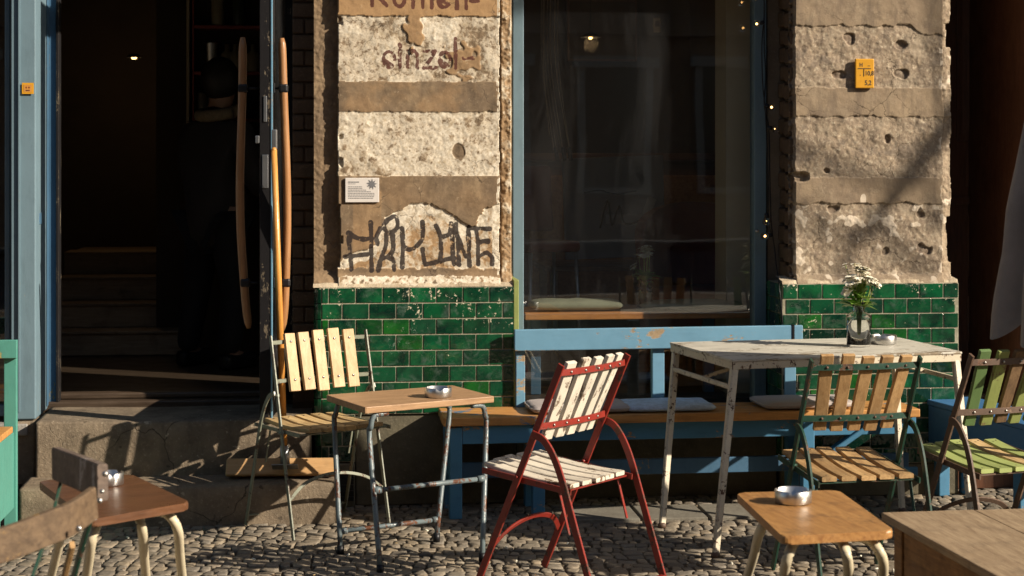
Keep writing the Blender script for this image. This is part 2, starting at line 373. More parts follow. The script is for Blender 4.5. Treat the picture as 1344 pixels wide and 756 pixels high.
wp = m.n('ShaderNodeTexNoise'); wp.inputs['Scale'].default_value = 9; wp.inputs['Detail'].default_value = 6; m.l(v, wp.inputs['Vector']); m.l(m.mix(.14, v, wp.outputs['Color']), vo.inputs['Vector'])
ck = m.math('MULTIPLY', m.ramp(vo.outputs['Distance'], .0, .011, 1, 0), m.ramp(m.noise(v, 3.1, 3, .5), .50, .58)); c = m.mix(m.math('MULTIPLY', ck, .8), c, (.07, .05, .035))
h = m.math('ADD', m.math('MULTIPLY', nb_, .7), m.math('MULTIPLY', nd, .3))
h = m.math('SUBTRACT', h, m.math('MULTIPLY', ck, .5))
m.bsdf(c, .92, 0, m.bump(h, .42, .006), Specular_IOR_Level=.12); M['stone'] = m.m

def masonry(name, c1, c2, c3, bump=.5, cracks=False):
    m = N(name); v = m.coords(); a = m.noise(v, 6, 8, .7); b = m.noise(v, 70, 6, .65)
    c = m.mix(m.ramp(a, .35, .65), c1, c2); c = m.mix(m.ramp(b, .55, .72, 0, .7), c, c3)
    d = m.noise(v, 2.2, 6, .7); c = m.mix(m.ramp(d, .56, .70, 0, .5), c, sc(c2, .6))
    if cracks:
        vo = m.n('ShaderNodeTexVoronoi', feature='DISTANCE_TO_EDGE'); vo.inputs['Scale'].default_value = 2.6
        wp = m.n('ShaderNodeTexNoise'); wp.inputs['Scale'].default_value = 7; wp.inputs['Detail'].default_value = 6; m.l(v, wp.inputs['Vector'])
        mv = m.mix(.12, v, wp.outputs['Color']); m.l(mv, vo.inputs['Vector'])
        ck = m.math('MULTIPLY', m.ramp(vo.outputs['Distance'], .0, .006, 1, 0), m.ramp(m.noise(v, 1.7, 3, .5), .5, .6))
        c = m.mix(ck, c, sc(c2, .3)); st = m.coords((1, 1, .15)); c = m.mix(m.ramp(m.noise(st, 9, 5, .6), .52, .7, 0, .5), c, sc(c2, .55))
        b = m.math('SUBTRACT', b, m.math('MULTIPLY', ck, .6)); sp_ = m.noise(v, 22, 4, .5); c = m.mix(m.ramp(sp_, .68, .72, 0, .8), c, sc(c3, 1.2)); c = m.mix(m.ramp(sp_, .33, .29, 0, .7), c, sc(c2, .4))
    m.bsdf(c, .88, 0, m.bump(b, bump, .005), Specular_IOR_Level=.2); return m.m
M['step'] = masonry('worn_concrete', (.25, .195, .135), (.135, .105, .075), (.36, .30, .22), .9, True)
M['plinth'] = masonry('grey_plinth_render', (.15, .13, .085), (.095, .085, .06), (.2, .17, .12))
M['facade'] = masonry('facade_render', (.26, .21, .15), (.19, .15, .11), (.33, .27, .2))
M['oppfacade'] = masonry('opposite_facade_render', (.30, .19, .11), (.20, .13, .08), (.36, .26, .17))
M['brick'] = masonry('old_brown_brick', (.13, .085, .055), (.085, .058, .04), (.2, .15, .1), .8)
M['rim'] = masonry('cream_mortar_rim', (.55, .46, .33), (.36, .28, .19), (.7, .62, .48), .7)
M['grout'] = masonry('pale_tile_grout', (.42, .39, .29), (.22, .20, .14), (.5, .46, .36))
M['slab'] = masonry('grey_stone_slab', (.20, .185, .15), (.14, .125, .10), (.27, .25, .2))
M['road'] = masonry('asphalt', (.05, .05, .05), (.04, .04, .04), (.08, .08, .08))
M['sand'] = masonry('dark_joint_sand', (.10, .078, .052), (.06, .046, .032), (.15, .12, .085), .8)
M['kerb'] = masonry('granite_kerb', (.3, .28, .25), (.22, .2, .18), (.4, .38, .34))

m = N('green_glazed_tile')
v = m.coords((1, 1, 1), True); vo = m.coords(); isl = m.island()
r = m.n('ShaderNodeValToRGB'); el = r.color_ramp.elements
el[0].position = 0; el[0].color = (.006, .060, .022, 1); el[1].position = 1; el[1].color = (.010, .125, .014, 1)
for p, q in ((.3, (.004, .085, .030)), (.5, (.006, .038, .022)), (.7, (.008, .10, .035)), (.85, (.003, .020, .012))):
    e = el.new(p); e.color = (*q, 1)
m.l(isl, r.inputs[0])
n1 = m.noise(v, 9, 5, .6, .3); c = m.mix(m.ramp(n1, .42, .66, 0, .9), r.outputs[0], (.003, .016, .012))  # near-black blotches painted in as dark reflections in the glaze
n2 = m.noise(vo, 55, 6, .7); n3 = m.noise(vo, 7, 4, .6)
sx = m.n('ShaderNodeSeparateXYZ'); m.l(m.tc.outputs['Object'], sx.inputs[0])
hz = m.ramp(sx.outputs[2], .72, 1.0, 0, .085)
ch = m.math('ADD', m.math('ADD', m.math('MULTIPLY', n2, .65), m.math('MULTIPLY', n3, .35)), hz)
chip = m.ramp(ch, .655, .665); dust_sheen = m.ramp(m.noise(v, 14, 6, .7, .5), .54, .70, 0, .38)
c = m.mix(dust_sheen, c, (.14, .18, .16)); c = m.mix(chip, c, (.62, .55, .40))  # grey film mixes dust with painted smear highlights
nb = m.bump(m.noise(v, 10, 3, .5), .42, .014); nb = m.bump(chip, -.6, .001, nb)
m.bsdf(c, m.math('ADD', m.math('MULTIPLY', dust_sheen, .8), m.math('ADD', .07, m.math('MULTIPLY', chip, .6))), 0, nb, Specular_IOR_Level=.6)
M['tile'] = m.m

m = N('paving_stone')
v = m.coords((1, 1, 1), True); isl = m.island()
r = m.n('ShaderNodeValToRGB'); el = r.color_ramp.elements
el[0].position = 0; el[0].color = (.26, .21, .15, 1); el[1].position = 1; el[1].color = (.30, .255, .19, 1)
for p, q in ((.2, (.17, .145, .11)), (.45, (.29, .23, .155)), (.65, (.20, .175, .14)), (.85, (.13, .11, .085))):
    e = el.new(p); e.color = (*q, 1)
m.l(isl, r.inputs[0]); a = m.noise(v, 9, 6, .7); b = m.noise(m.coords(), 90, 5, .65)
c = m.mix(m.ramp(a, .4, .65, 0, .65), r.outputs[0], (.12, .098, .075)); c = m.mix(m.ramp(b, .55, .72, 0, .5), c, (.46, .40, .31))
m.bsdf(c, .7, 0, m.bump(m.math('ADD', a, m.math('MULTIPLY', b, .4)), .55, .008), Specular_IOR_Level=.35); M['cobble'] = m.m

# ------------------------------------------------------------------ pavement
def pavement():
    bm = bmesh.new(); rnd = random.Random(3)
    x0, x1, y0, y1 = -4.6, 4.8, 4.6, 9.0
    dy = .070; rows = int((y1 - y0) / dy)
    def wob(x, k): return .018 * noise.noise(Vector((x * 1.3, k * .31, 2.0))) + .022 * noise.noise(Vector((x * .4, k * .11, 9.0)))
    for k in range(rows):
        x = x0 + rnd.random() * .08
        while x < x1:
            w = rnd.choice((rnd.uniform(.038, .058), rnd.uniform(.05, .08))); g = rnd.uniform(.0012, .0040)
            ya0 = y0 + k * dy + wob(x, k); ya1 = y0 + k * dy + wob(x + w, k)
            yb0 = y0 + (k + 1) * dy + wob(x, k + 1); yb1 = y0 + (k + 1) * dy + wob(x + w, k + 1)
            ja, jb = rnd.uniform(-.014, .011), rnd.uniform(-.011, .014)
            P4 = [(x + g, ya0 + g), (x + w * .5, (ya0 + ya1) / 2 + g + rnd.uniform(-.003, .006)), (x + w - g, ya1 + g), (x + w - g + ja * .5, (ya1 + yb1) / 2),
                  (x + w - g + ja, yb1 - g), (x + w * .5, (yb0 + yb1) / 2 - g - rnd.uniform(-.003, .006)), (x + g + jb, yb0 - g), (x + g + jb * .5, (ya0 + yb0) / 2)]
            P4 = [(px + rnd.uniform(-.005, .005), py + rnd.uniform(-.004, .004)) for px, py in P4]
            cx = sum(p[0] for p in P4) / 8; cy = sum(p[1] for p in P4) / 8
            h = rnd.uniform(-.0032, .0032) + .008 * noise.noise(Vector((cx * 1.2, cy * 1.2, 0)))
            tx, ty = rnd.uniform(-.06, .06), rnd.uniform(-.05, .05)
            def zz(px, py, d): return h + (px - cx) * tx + (py - cy) * ty + d
            rings = []
            for kk, d in ((1.0, -.018), (.99, -.003), (.965, -.0004), (.5, .0003)):
                rings.append([bm.verts.new((cx + (px - cx) * kk, cy + (py - cy) * kk, zz(px * kk + cx * (1 - kk), py * kk + cy * (1 - kk), d + (rnd.uniform(-.0012, .0012) if kk < .98 else 0)))) for px, py in P4])
            for A, B in zip(rings, rings[1:]):
                for j in range(8):
                    f = bm.faces.new((A[j], A[(j + 1) % 8], B[(j + 1) % 8], B[j])); f.smooth = kk < 2
            f = bm.faces.new(rings[-1]); f.smooth = True
            x += w
    me = bpy.data.meshes.new('pavement'); bm.to_mesh(me); bm.free(); me.materials.append(M['cobble'])
    o = bpy.data.objects.new('pavement', me); COL.objects.link(o); tag(o, kind='structure')
    b = MB(); b.b2((-60, -3, -.10), (60, 30, -.008)); tag(b.build('pavement_bed', M['sand']), kind='structure')
    b = MB(); b.b2((-60, -14.5, -.30), (60, -3.15, -.14)); tag(b.build('road', M['road']), kind='structure')
    b = MB(); b.b2((-60, -3.15, -.30), (60, -3.0, -.012), .01); tag(b.build('kerb', M['kerb']), kind='structure')
    b = MB(); b.b2((-400, -400, -.5), (400, 400, -.31)); tag(b.build('ground', M['road']), kind='structure')
pavement()
# smooth slab strip beside the bench
b = MB()
for i in range(3):
    a0 = .26 + i * .30; b.box((a0 + .145, 7.985 + .03 * i, -.004), (.285, .30, .03), R(6), .004)
tag(b.build('stone_slabs', M['slab']), kind='structure')

# ------------------------------------------------------------------ the café building
B = empty('cafe_building', (0, OY, 0), TH, 'old cafe facade with flaking plaster pillars, green tiles and a blue framed shop window', 'building')

def fbm(x, y, z, s, o=4):
    return noise.fractal(Vector((x * s, y * s, z)), 1.0, 2.0, o)
def smooth(a, b, x):
    t = min(1, max(0, (x - a) / (b - a))); return t * t * (3 - 2 * t)

def relief(name, mat, px0, px1, zlo, zhi, f, res=.0036, sref=284.8, v0=0.0):
    """front face of a pillar as a height field; f(px, py) in photo pixels gives (height out of the wall, mask)"""
    u0, u1 = wu(px0, v0), wu(px1, v0); nu = int((u1 - u0) / res); nz = int((zhi - zlo) / res)
    pc = (px0 + px1) / 2; z_at = lambda py: wz(pc, py, v0)
    zA, zB = z_at(0), z_at(400)
    verts = []; cols = []
    for j in range(nz + 1):
        z = zlo + (zhi - zlo) * j / nz; py = (z - zA) / (zB - zA) * 400
        for i in range(nu + 1):
            u = u0 + (u1 - u0) * i / nu; px = px0 + (px1 - px0) * i / nu
            h, mk = f(px, py); verts.append((u, v0 - h, z)); cols.append(mk)
    w = nu + 1
    faces = [(j * w + i, j * w + i + 1, (j + 1) * w + i + 1, (j + 1) * w + i) for j in range(nz) for i in range(nu)]
    me = bpy.data.meshes.new(name); me.from_pydata(verts, [], faces)
    ca = me.color_attributes.new('mask', 'FLOAT_COLOR', 'POINT')
    flat = []
    for c in cols: flat += [c[0], c[1], c[2], 1.0]
    ca.data.foreach_set('color', flat)
    me.materials.append(mat); me.polygons.foreach_set('use_smooth', [True] * len(faces))
    o = bpy.data.objects.new(name, me); COL.objects.link(o); o.parent = B
    return o

def segd(p, a, b):
    ax, ay = a; bx, by = b; dx, dy = bx - ax, by - ay; L = dx * dx + dy * dy
    t = 0 if L == 0 else max(0, min(1, ((p[0] - ax) * dx + (p[1] - ay) * dy) / L))
    return math.hypot(p[0] - ax - t * dx, p[1] - ay - t * dy)
class Strokes:
    def __init__(s, lines, w):
        s.sg = []
        for L in lines:
            for a, b in zip(L, L[1:]): s.sg.append((a, b, min(a[0], b[0]) - w * 1.6, max(a[0], b[0]) + w * 1.6, min(a[1], b[1]) - w * 1.6, max(a[1], b[1]) + w * 1.6))
        s.w = w
        s.x0 = min(q[2] for q in s.sg); s.x1 = max(q[3] for q in s.sg); s.y0 = min(q[4] for q in s.sg); s.y1 = max(q[5] for q in s.sg)
    def at(s, px, py):
        if not (s.x0 < px < s.x1 and s.y0 < py < s.y1): return 0.0
        d = 99
        for a, b, x0, x1, y0, y1 in s.sg:
            if x0 < px < x1 and y0 < py < y1: d = min(d, segd((px, py), a, b))
        k = 1 + .45 * noise.noise(Vector((px * .11, py * .05, 4)))
        return 1.0 - smooth(s.w * .7 * k, s.w * 1.5 * k, d)
def oval(cx, cy, rx, ry, a0=0, a1=360, n=14):
    return [(cx + rx * math.cos(R(a0 + (a1 - a0) * i / n)), cy - ry * math.sin(R(a0 + (a1 - a0) * i / n))) for i in range(n + 1)]
def Z5(L):
    p = [Vector((440 + x / 5.04, 220 + y / 5.04)) for x, y in L]
    if len(p) < 3: return [tuple(q) for q in p]
    p = [p[0] * 2 - p[1]] + p + [p[-1] * 2 - p[-2]]; out = []
    for i in range(1, len(p) - 2):
        for k in range(4):
            t = k / 4; a, b_, c, d = p[i - 1], p[i], p[i + 1], p[i + 2]
            out.append(tuple(.5 * ((2 * b_) + (-a + c) * t + (2 * a - 5 * b_ + 4 * c - d) * t * t + (-a + 3 * b_ - 3 * c + d) * t ** 3)))
    return out + [tuple(p[-2])]
graffiti = Strokes([Z5(l) for l in [
    [(95, 430), (90, 500), (105, 670)], [(85, 430), (160, 470), (240, 465)], [(230, 360), (235, 470), (235, 680)], [(60, 585), (240, 570)],
    [(330, 350), (395, 325), (405, 400), (340, 430), (320, 380), (345, 345)], [(300, 400), (270, 450), (275, 500)], [(330, 440), (330, 520), (300, 600), (280, 680)],
    [(375, 430), (380, 540), (345, 590), (380, 610), (385, 675)], [(315, 600), (350, 585)],
    [(435, 400), (440, 500), (440, 655)], [(570, 360), (575, 440), (560, 490), (500, 540), (450, 530)], [(575, 540), (585, 630)],
    [(660, 385), (690, 460), (695, 550), (690, 625)], [(590, 640), (650, 630), (720, 610), (785, 600)], [(700, 460), (750, 440), (765, 370)],
    [(765, 370), (770, 500), (780, 640)], [(795, 375), (800, 440), (840, 540), (860, 590)], [(810, 470), (815, 640)], [(880, 395), (880, 500), (885, 650)],
    [(885, 405), (1020, 405)], [(930, 410), (940, 500), (945, 640)], [(935, 495), (1010, 490)], [(945, 590), (1000, 565), (1035, 600), (1035, 640)]]], 2.9)
letters = Strokes([
    [(488, -24), (488, 8)], [(506, -24), (491, -7), (507, 8)], oval(523, -1, 7, 10), [(541, -24), (541, 10)], oval(547.5, -3, 6.5, 9, 180, 0) + [(554, 10)],
    [(566, -26), (566, 10)], oval(582, -1, 8, 10.5, 10, 320) + [(575, -1), (590, -3)], [(599, -12), (599, 11)], oval(605, -3, 6, 9, 180, 0) + [(611, 11)], [(617, 1), (627, 1)]], 2.6)
letters2 = Strokes([
    oval(510, 78, 7.5, 10, 0, 300) + [(503, 78)], [(524, 67), (524, 88)], [(524, 59), (525, 61)], [(534, 67), (534, 89)], oval(541, 75, 6.5, 8, 180, 0) + [(547, 89)],
    [(556, 67), (571, 67), (556, 89), (572, 89)], oval(583, 78, 7, 10, 0, 310) + [(576, 78)], [(597, 50), (597, 89)], [(608, 76), (620, 76)]], 2.4)
ARCH = [(440, 345), (452, 336), (465, 330), (480, 327), (490, 323), (496, 305), (505, 284), (525, 276), (537, 268), (552, 266), (567, 268), (583, 274), (599, 287), (613, 297), (624, 296), (630, 282), (638, 273), (656, 267), (680, 262)]
def interp(L, x):
    for (a, b), (c, d) in zip(L, L[1:]):
        if x <= c: return b + (d - b) * max(0, (x - a)) / (c - a)
    return L[-1][1]
def blob(px, py, cx, cy, rx, ry, k=.35):
    d = math.hypot((px - cx) / rx, (py - cy) / ry) + k * noise.noise(Vector((px * .09, py * .09, cx)))
    return 1 - smooth(.85, 1.08, d)
def f_left(px, py):
    n1 = fbm(px, py, 1, .06, 3); n2 = fbm(px, py, 5, .18, 4); n3 = noise.noise(Vector((px * .02, py * .02, 3)))
    if px < 443 + 1.3 * fbm(0, py, 8, .03, 3) + (3 if 268 < py < 350 else 0):   # narrow stepped-back strip
        fl = smooth(352, 371, py) * .05
        return -.032 + fl + .003 * n2, (0, .12 + .1 * n3, 0)
    e1 = 21 + 2 * n1; e2 = 107 + 1.5 * n1; e3 = 147 + 2 * n1; e4 = 231 + 1.2 * n1
    wht = 0; och = 0; blk = 0; rough = 0
    if py < e1: h = .009; och = 1
    elif py < e2:
        h = .003; rough = 1; wht = .60 + .45 * n3 + .25 * n1
        t = max(blob(px, py, 543, 35, 11, 26, .8), .75 * blob(px, py, 608, 80, 18, 24, 1.0))
        if t > .3: h = .003 + .006 * t; rough = 1 - .7 * t; wht = wht * (1 - t); och = t * .8
    elif py < e3: h = .007; och = .45 * smooth(-.2, .5, n3 + n1 * .4); wht = .0
    elif py < e4:
        h = .003; rough = 1; wht = .78 + .3 * n3 - .35 * smooth(.15, .6, n1) + .15 * n2
        t = blob(px, py, 601, 198, 9, 10, .2)
        if t > .1: h -= .004 * t; wht *= 1 - t
    else:
        a = interp(ARCH, px + 3 * n2) + 3 * n1
        if py > a and py < 352 + 4 * n1:
            h = .003; rough = .9; wht = (.55 if px > 490 and px < 640 else .34) + .5 * n3 + .3 * n1; och = .8
            if a + 16 > py and px < 640: wht = .95
            if px > 646: wht = 1.0
        else: h = .010; och = .30 * smooth(-.3, .4, n3) + (.35 if 463 < px < 500 and 250 < py < 330 else 0)
        if py > 362 + 3 * n1: wht = .8 + n2; rough = .5
        h += .030 * smooth(356, 375, py)
    rt = 655.5 + 1.6 * fbm(0, py, 12, .03, 3)
    if px > rt:                                                             # crumbling right-hand strip, with a groove
        q = px - rt
        if q < 3: h = -.034 + .004 * n2; wht = .1; och = 0
        else: h = -.026 + .004 * n2 + .006 * n1; wht = .35 + .6 * n1; och = .5; rough = .6
        h += .05 * smooth(356, 375, py)
        if px > 671: h -= .12 * smooth(671, 675, px)
    elif px > rt - 4: wht = max(wht, .75 + n2)
    h += rough * (.0012 * n2 + .0006 * fbm(px, py, 11, .5, 3) + .0016 * n1) + .0015 * n1 + .0015 * n3
    if 443 < px < 449 and (fbm(px, py, 21, .05, 3) > .38): h -= .012
    if -30 < py < 13: blk = letters.at(px, py) * (.85 + .3 * n2)
    elif 44 < py < 93: blk = letters2.at(px, py) * (.80 + .7 * n2 + .2 * n1)
    elif 280 < py < 358: blk = graffiti.at(px, py) * (.95 + .6 * n2 + .2 * n1)
    if blk > .5 and py < 100: och = max(och, 0)
    return h, (max(0, min(1, wht)), max(0, min(1, och)), max(0, min(1, blk)))
relief('left_pillar', M['plaster'], 412, 676, .985, 2.62, f_left).name = 'pillar'

HOLES = [(1112, 50, 9, 7), (1180, 56, 8, 6), (1183, 98, 9, 6), (1102, 99, 8, 6), (1085, 225, 4, 3), (1092, 275, 7, 5), (1215, 327, 8, 7), (1207, 279, 4, 6), (1160, 330, 5, 4), (1165, 182, 3, 5)]
def f_right(px, py):
    n1 = fbm(px, py, 31, .05, 3); n2 = fbm(px, py, 35, .16, 4); n4 = fbm(px, py, 38, .45, 3)
    lt = 1043 + 1.5 * fbm(0, py, 18, .03, 3); rt = 1237 + 2.5 * fbm(0, py, 22, .03, 3); edge = 1250 + 3.5 * fbm(0, py, 25, .022, 4) - (6 if 30 < py < 60 else 0) - (4 if 285 < py < 345 else 0)
    sm = 0; wht = 0
    if py < 34 + 4 * n1 + 12 * smooth(1185, 1220, px): h = .008; sm = 1
    elif py < 115 + 2 * n1: h = .002
    elif py < 153 + 3 * n1: h = .007; sm = 1
    elif py < 233 + 1.5 * n1: h = .002
    elif py < 267 + 3 * n1: h = .008; sm = 1; wht = .75 * blob(px, py, 1132, 262, 4, 9)
    else: h = .002; wht = .6 * smooth(.2, .45, n1)
    if py > 360 + 2 * n1: sm = .6; h = .012
    h += .02 * smooth(358, 371, py)
    h += (1 - sm) * (.0019 * n2 + .0008 * n4 + .0040 * n1) + .0018 * n1
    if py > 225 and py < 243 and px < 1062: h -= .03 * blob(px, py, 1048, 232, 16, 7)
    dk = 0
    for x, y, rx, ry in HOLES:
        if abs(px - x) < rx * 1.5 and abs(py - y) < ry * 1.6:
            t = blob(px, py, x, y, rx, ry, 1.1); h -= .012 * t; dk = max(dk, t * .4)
    if px > rt:
        h -= .012 + .018 * smooth(rt, edge, px) + .006 * n2; wht = max(wht, .12 + .8 * n1); sm = .5
        if px > edge: h -= .16
    elif px > rt - 5: wht = max(wht, .55 * smooth(.1, .4, fbm(px, py, 41, .07, 2)))
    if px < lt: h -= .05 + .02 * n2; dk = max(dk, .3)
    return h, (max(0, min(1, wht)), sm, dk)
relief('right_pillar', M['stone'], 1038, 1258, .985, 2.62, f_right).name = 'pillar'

# core masonry behind the faces
uL0, uL1 = wu(412, 0), wu(676, 0); uR0, uR1 = wu(1043, 0), wu(1256, 0)
b = MB(); b.b2((uL0 + .02, .11, .0), (uL1 - .004, .5, 2.6)); b.build('pillar_core', M['facade'], B)
b = MB(); b.b2((uR0 + .025, .165, 0), (uR1 - .03, .5, 2.6)); b.build('pillar_core', M['facade'], B)
# dark brickwork between the open door and the left pillar
b = MB(); ub0 = wu(384, .2); 
for k in range(44):
    z = .45 + k * .075; off = .06 if k % 2 else 0
    for i in range(-1, 2):
        a0 = max(ub0, ub0 + off + i * .13); a1 = min(uL0 + .03, ub0 + off + i * .13 + .122)
        if a1 - a0 > .02: b.b2((a0, .175 + random.uniform(-.006, .006), z), (a1, .26, z + .066), .005)
b.b2((ub0, .19, 0), (uL0 + .03, .5, 3.7)); b.build('brickwork', M['brick'], B)
# rough brick reveal of the right pillar
b = MB(); ur = uR0 + .004
for k in range(30):
    z = 1.01 + k * .086
    b.b2((ur - .012 - random.uniform(0, .014), .03 + random.uniform(0, .02), z), (ur + .05, .155, z + .070), .008)
    b.b2((ur - .004 - random.uniform(0, .012), .160, z + .012), (ur + .05, .285, z + .082), .008)
b.build('brick_reveal', M['brick'], B)
b = MB(); b.b2((wu(1006, .29), .27, .3), (ur + .02, .34, 2.62)); b.build('reveal_render', M['facade'], B)

# ------------------------------------------------------------------ glazed tiles
def tiles(ua, ub, zt, rows, pitch, row, v, first, u_stop=None):
    g = MB(); t = MB(); gr = .0058; rnd = random.Random(int(ua * 100))
    for k in range(rows):
        zb = zt - (k + 1) * row
        ue = ub if (u_stop is None or k < 8) else u_stop
        g.b2((ua, v + .0002, zb - .0002), (ue, v + .06, zb + row + .0002))
        x = ua - (pitch * (1 - first) if k % 2 == 0 else pitch * (1 - first) - pitch / 2)
        while x < ue:
            a0, a1 = max(x, ua) + gr / 2, min(x + pitch, ue) - gr / 2
            if a1 - a0 > .012:
                M_ = Matrix.Rotation(rnd.uniform(-.006, .006), 4, 'X') @ Matrix.Rotation(rnd.uniform(-.006, .006), 4, 'Z')
                t.box(((a0 + a1) / 2, v + .004, zb + row / 2), (a1 - a0, .014, row - gr), M_, .0018)
            x += pitch
    return g, t
TV = -.045
tl0, tl1 = wu(422, TV), wu(679, TV)
g, t = tiles(tl0, tl1, 1.0, 11, .1225, .0723, TV, .27, wu(466, TV))
# rounded corner column of tiles on the left
rc = .035
for k in range(11):
    zb = 1.0 - (k + 1) * .0723
    pts = [(tl0 - .0015, TV + .0)] + [(tl0 - rc * math.sin(R(a)), TV + rc - rc * math.cos(R(a))) for a in range(10, 91, 20)] + [(tl0 - rc, TV + .20), (tl0 - .0015, TV + .20)]
    t.poly(pts, zb + .0018, zb + .0705, .001)
gb = g.build('tile_grout', M['grout'], B)
t.build('tile_facing', M['tile'], B)
RV = -.035
tr0, tr1 = wu(1027, RV), wu(1258, RV)
g, t = tiles(tr0, tr1, 1.0, 12, .1175, .0707, RV, .62)
for k in range(12):                       # the tiled return beside the window
    zb = 1.0 - (k + 1) * .0707
    for i in range(3):
        t.box((tr0 + .001, RV + .012 + .105 * (i + .5), zb + .0353), (.014, .100, .0668), None, .0018)
g.b2((tr0 + .004, RV + .06, .15), (tr0 + .06, .29, .999)); g.b2((tr1 - .06, RV + .058, .15), (tr1 - .001, .29, .999))
g.build('tile_grout', M['grout'], B); t.build('tile_facing', M['tile'], B)
b = MB(); b.b2((wu(674, TV), TV - .004, .42), (wu(681, TV), .24, 1.03), .003); b.build('tile_edge_trim', M['lslat'], B)
# flat plaster ledges over the tiles
def ledge(ua, ub, v0, v1, z):
    b = MB(); n = 60; bm = b.bm; lo = []; hi = []
    for i in range(n + 1):
        u = ua + (ub - ua) * i / n; d = .008 * fbm(u, 0, 3, 12, 3)
        lo.append(bm.verts.new((u, v0 - .004 + d, z))); hi.append(bm.verts.new((u, v0 + .004 + d, z + .016 + .008 * fbm(u, 1, 7, 9, 3))))
    bk = [bm.verts.new((ua + (ub - ua) * i / n, v1, z + .03)) for i in range(n + 1)]; bl = [bm.verts.new((ua + (ub - ua) * i / n, v1, z)) for i in range(n + 1)]
    for i in range(n):
        for A, C in ((lo, hi), (hi, bk), (bl, lo)): bm.faces.new((A[i], A[i + 1], C[i + 1], C[i]))
    b.build('ledge', M['rim'], B)
ledge(wu(411, TV), tl1 - .01, TV + .004, .10, 1.001); ledge(tr0, tr1 - .004, RV + .004, .10, 1.001)
b = MB(); b.b2((tl0 - .03, .0, 0), (tl1 - .002, .3, .42)); b.b2((tl0 - .03, TV - .012, 0), (wu(466, TV), .0, .198), .006); b.b2((wu(466, TV) + .002, TV + .012, 0), (wu(678, TV), .0, .42), .008); b.build('plinth', M['plinth'], B)
b = MB(); b.b2((tr0 + .01, RV + .0, 0), (tr1, .3, .148), .006)
b.build('plinth', M['plinth'], B)
b = MB(); b.b2((wu(446, TV), TV - .016, .03), (wu(464, TV), TV - .012, .17))
for i in range(5): b.b2((wu(446, TV), TV - .024, .04 + i * .027), (wu(464, TV), TV - .016, .05 + i * .027))
b.build('vent_grille', M['black'], B)

# ------------------------------------------------------------------ shop window
FV = .24
ZT = 2.75
wf = empty('window'); wf.parent = B
a0, a1, a2, a3 = wu(673, FV), wu(687.5, FV), wu(990, FV), wu(1006, FV)
b = MB(); b.b2((a0, FV, .28), (a1, FV + .09, ZT), .004); b.b2((a2, FV, .28), (a3, FV + .09, ZT), .004)
b.b2((a1, FV + .01, .28), (a2, FV + .09, .40), .004); b.b2((a1, FV + .01, ZT - .1), (a2, FV + .09, ZT), .004)
b.build('frame', M['blueframe'], wf)
b = MB(); b.b2((a1, FV + .05, .40), (a2, FV + .056, ZT - .1)); b.build('pane', M['glass'], wf)
b = MB(); b.ball((wu(993, FV), FV - .008, wz(993, 303, FV)), .009); b.build('frame_bolt', M['galv'], wf)
b = MB(); b.b2((a0, .05, 0), (a3, .32, .278)); b.build('window_plinth', M['plinth'], B)

# ------------------------------------------------------------------ door opening
b = MB(); b.b2((wu(14, .0), -.0, wz(14, 551, 0)), (wu(47, 0), .36, ZT), .006)
b.b2((wu(24, -.01), -.012, .45), (wu(26, -.01), .0, ZT)); b.build('door_post', M['blueframe'], B)
b = MB(); b.b2((wu(47, 0) - .01, .36, .43), (wu(77, .36), .43, ZT), .005); b.b2((wu(47, 0) + .002, .30, .43), (wu(62, .30), .36, ZT), .004)
b.build('door_frame', M['blueshade'], B)
b = MB(); b.b2((wu(73.5, .35), .345, .44), (wu(77.5, .35), .42, ZT), .003); b.build('door_jamb', M['doorblack'], B)
b = MB(); b.box((wu(49.5, .1), .12, wz(50, 287, .1)), (.022, .05, .055), None, .004); b.build('hinge', M['blueshade'], B)
b = MB(); b.b2((wu(20, -.02), -.03, .12), (wu(46.5, -.02), .3, wz(20, 553, 0)), .01); b.build('post_base', M['step'], B)
b = MB(); b.b2((wu(-90, .1), .06, wz(10, 551, .1)), (wu(36, -.04), -.045, wz(10, 566, .1)), .006); b.build('window_sill', M['kerb'], B)
b = MB(); b.b2((wu(-330, .05), .03, 0), (wu(20, -.01), .3, .40)); b.build('window_plinth', M['step'], B)
wf2 = empty('window'); wf2.parent = B
b = MB(); b.b2((wu(-320, .1), .09, .45), (wu(8, .1), .098, ZT)); b.build('pane', M['glass'], wf2)
b = MB(); b.b2((wu(7, .09), .07, .44), (wu(14, .09), .14, ZT), .004); b.b2((wu(-320, .1), .07, .42), (wu(7, .09), .14, .47), .004); b.build('frame', M['blueframe'], wf2)
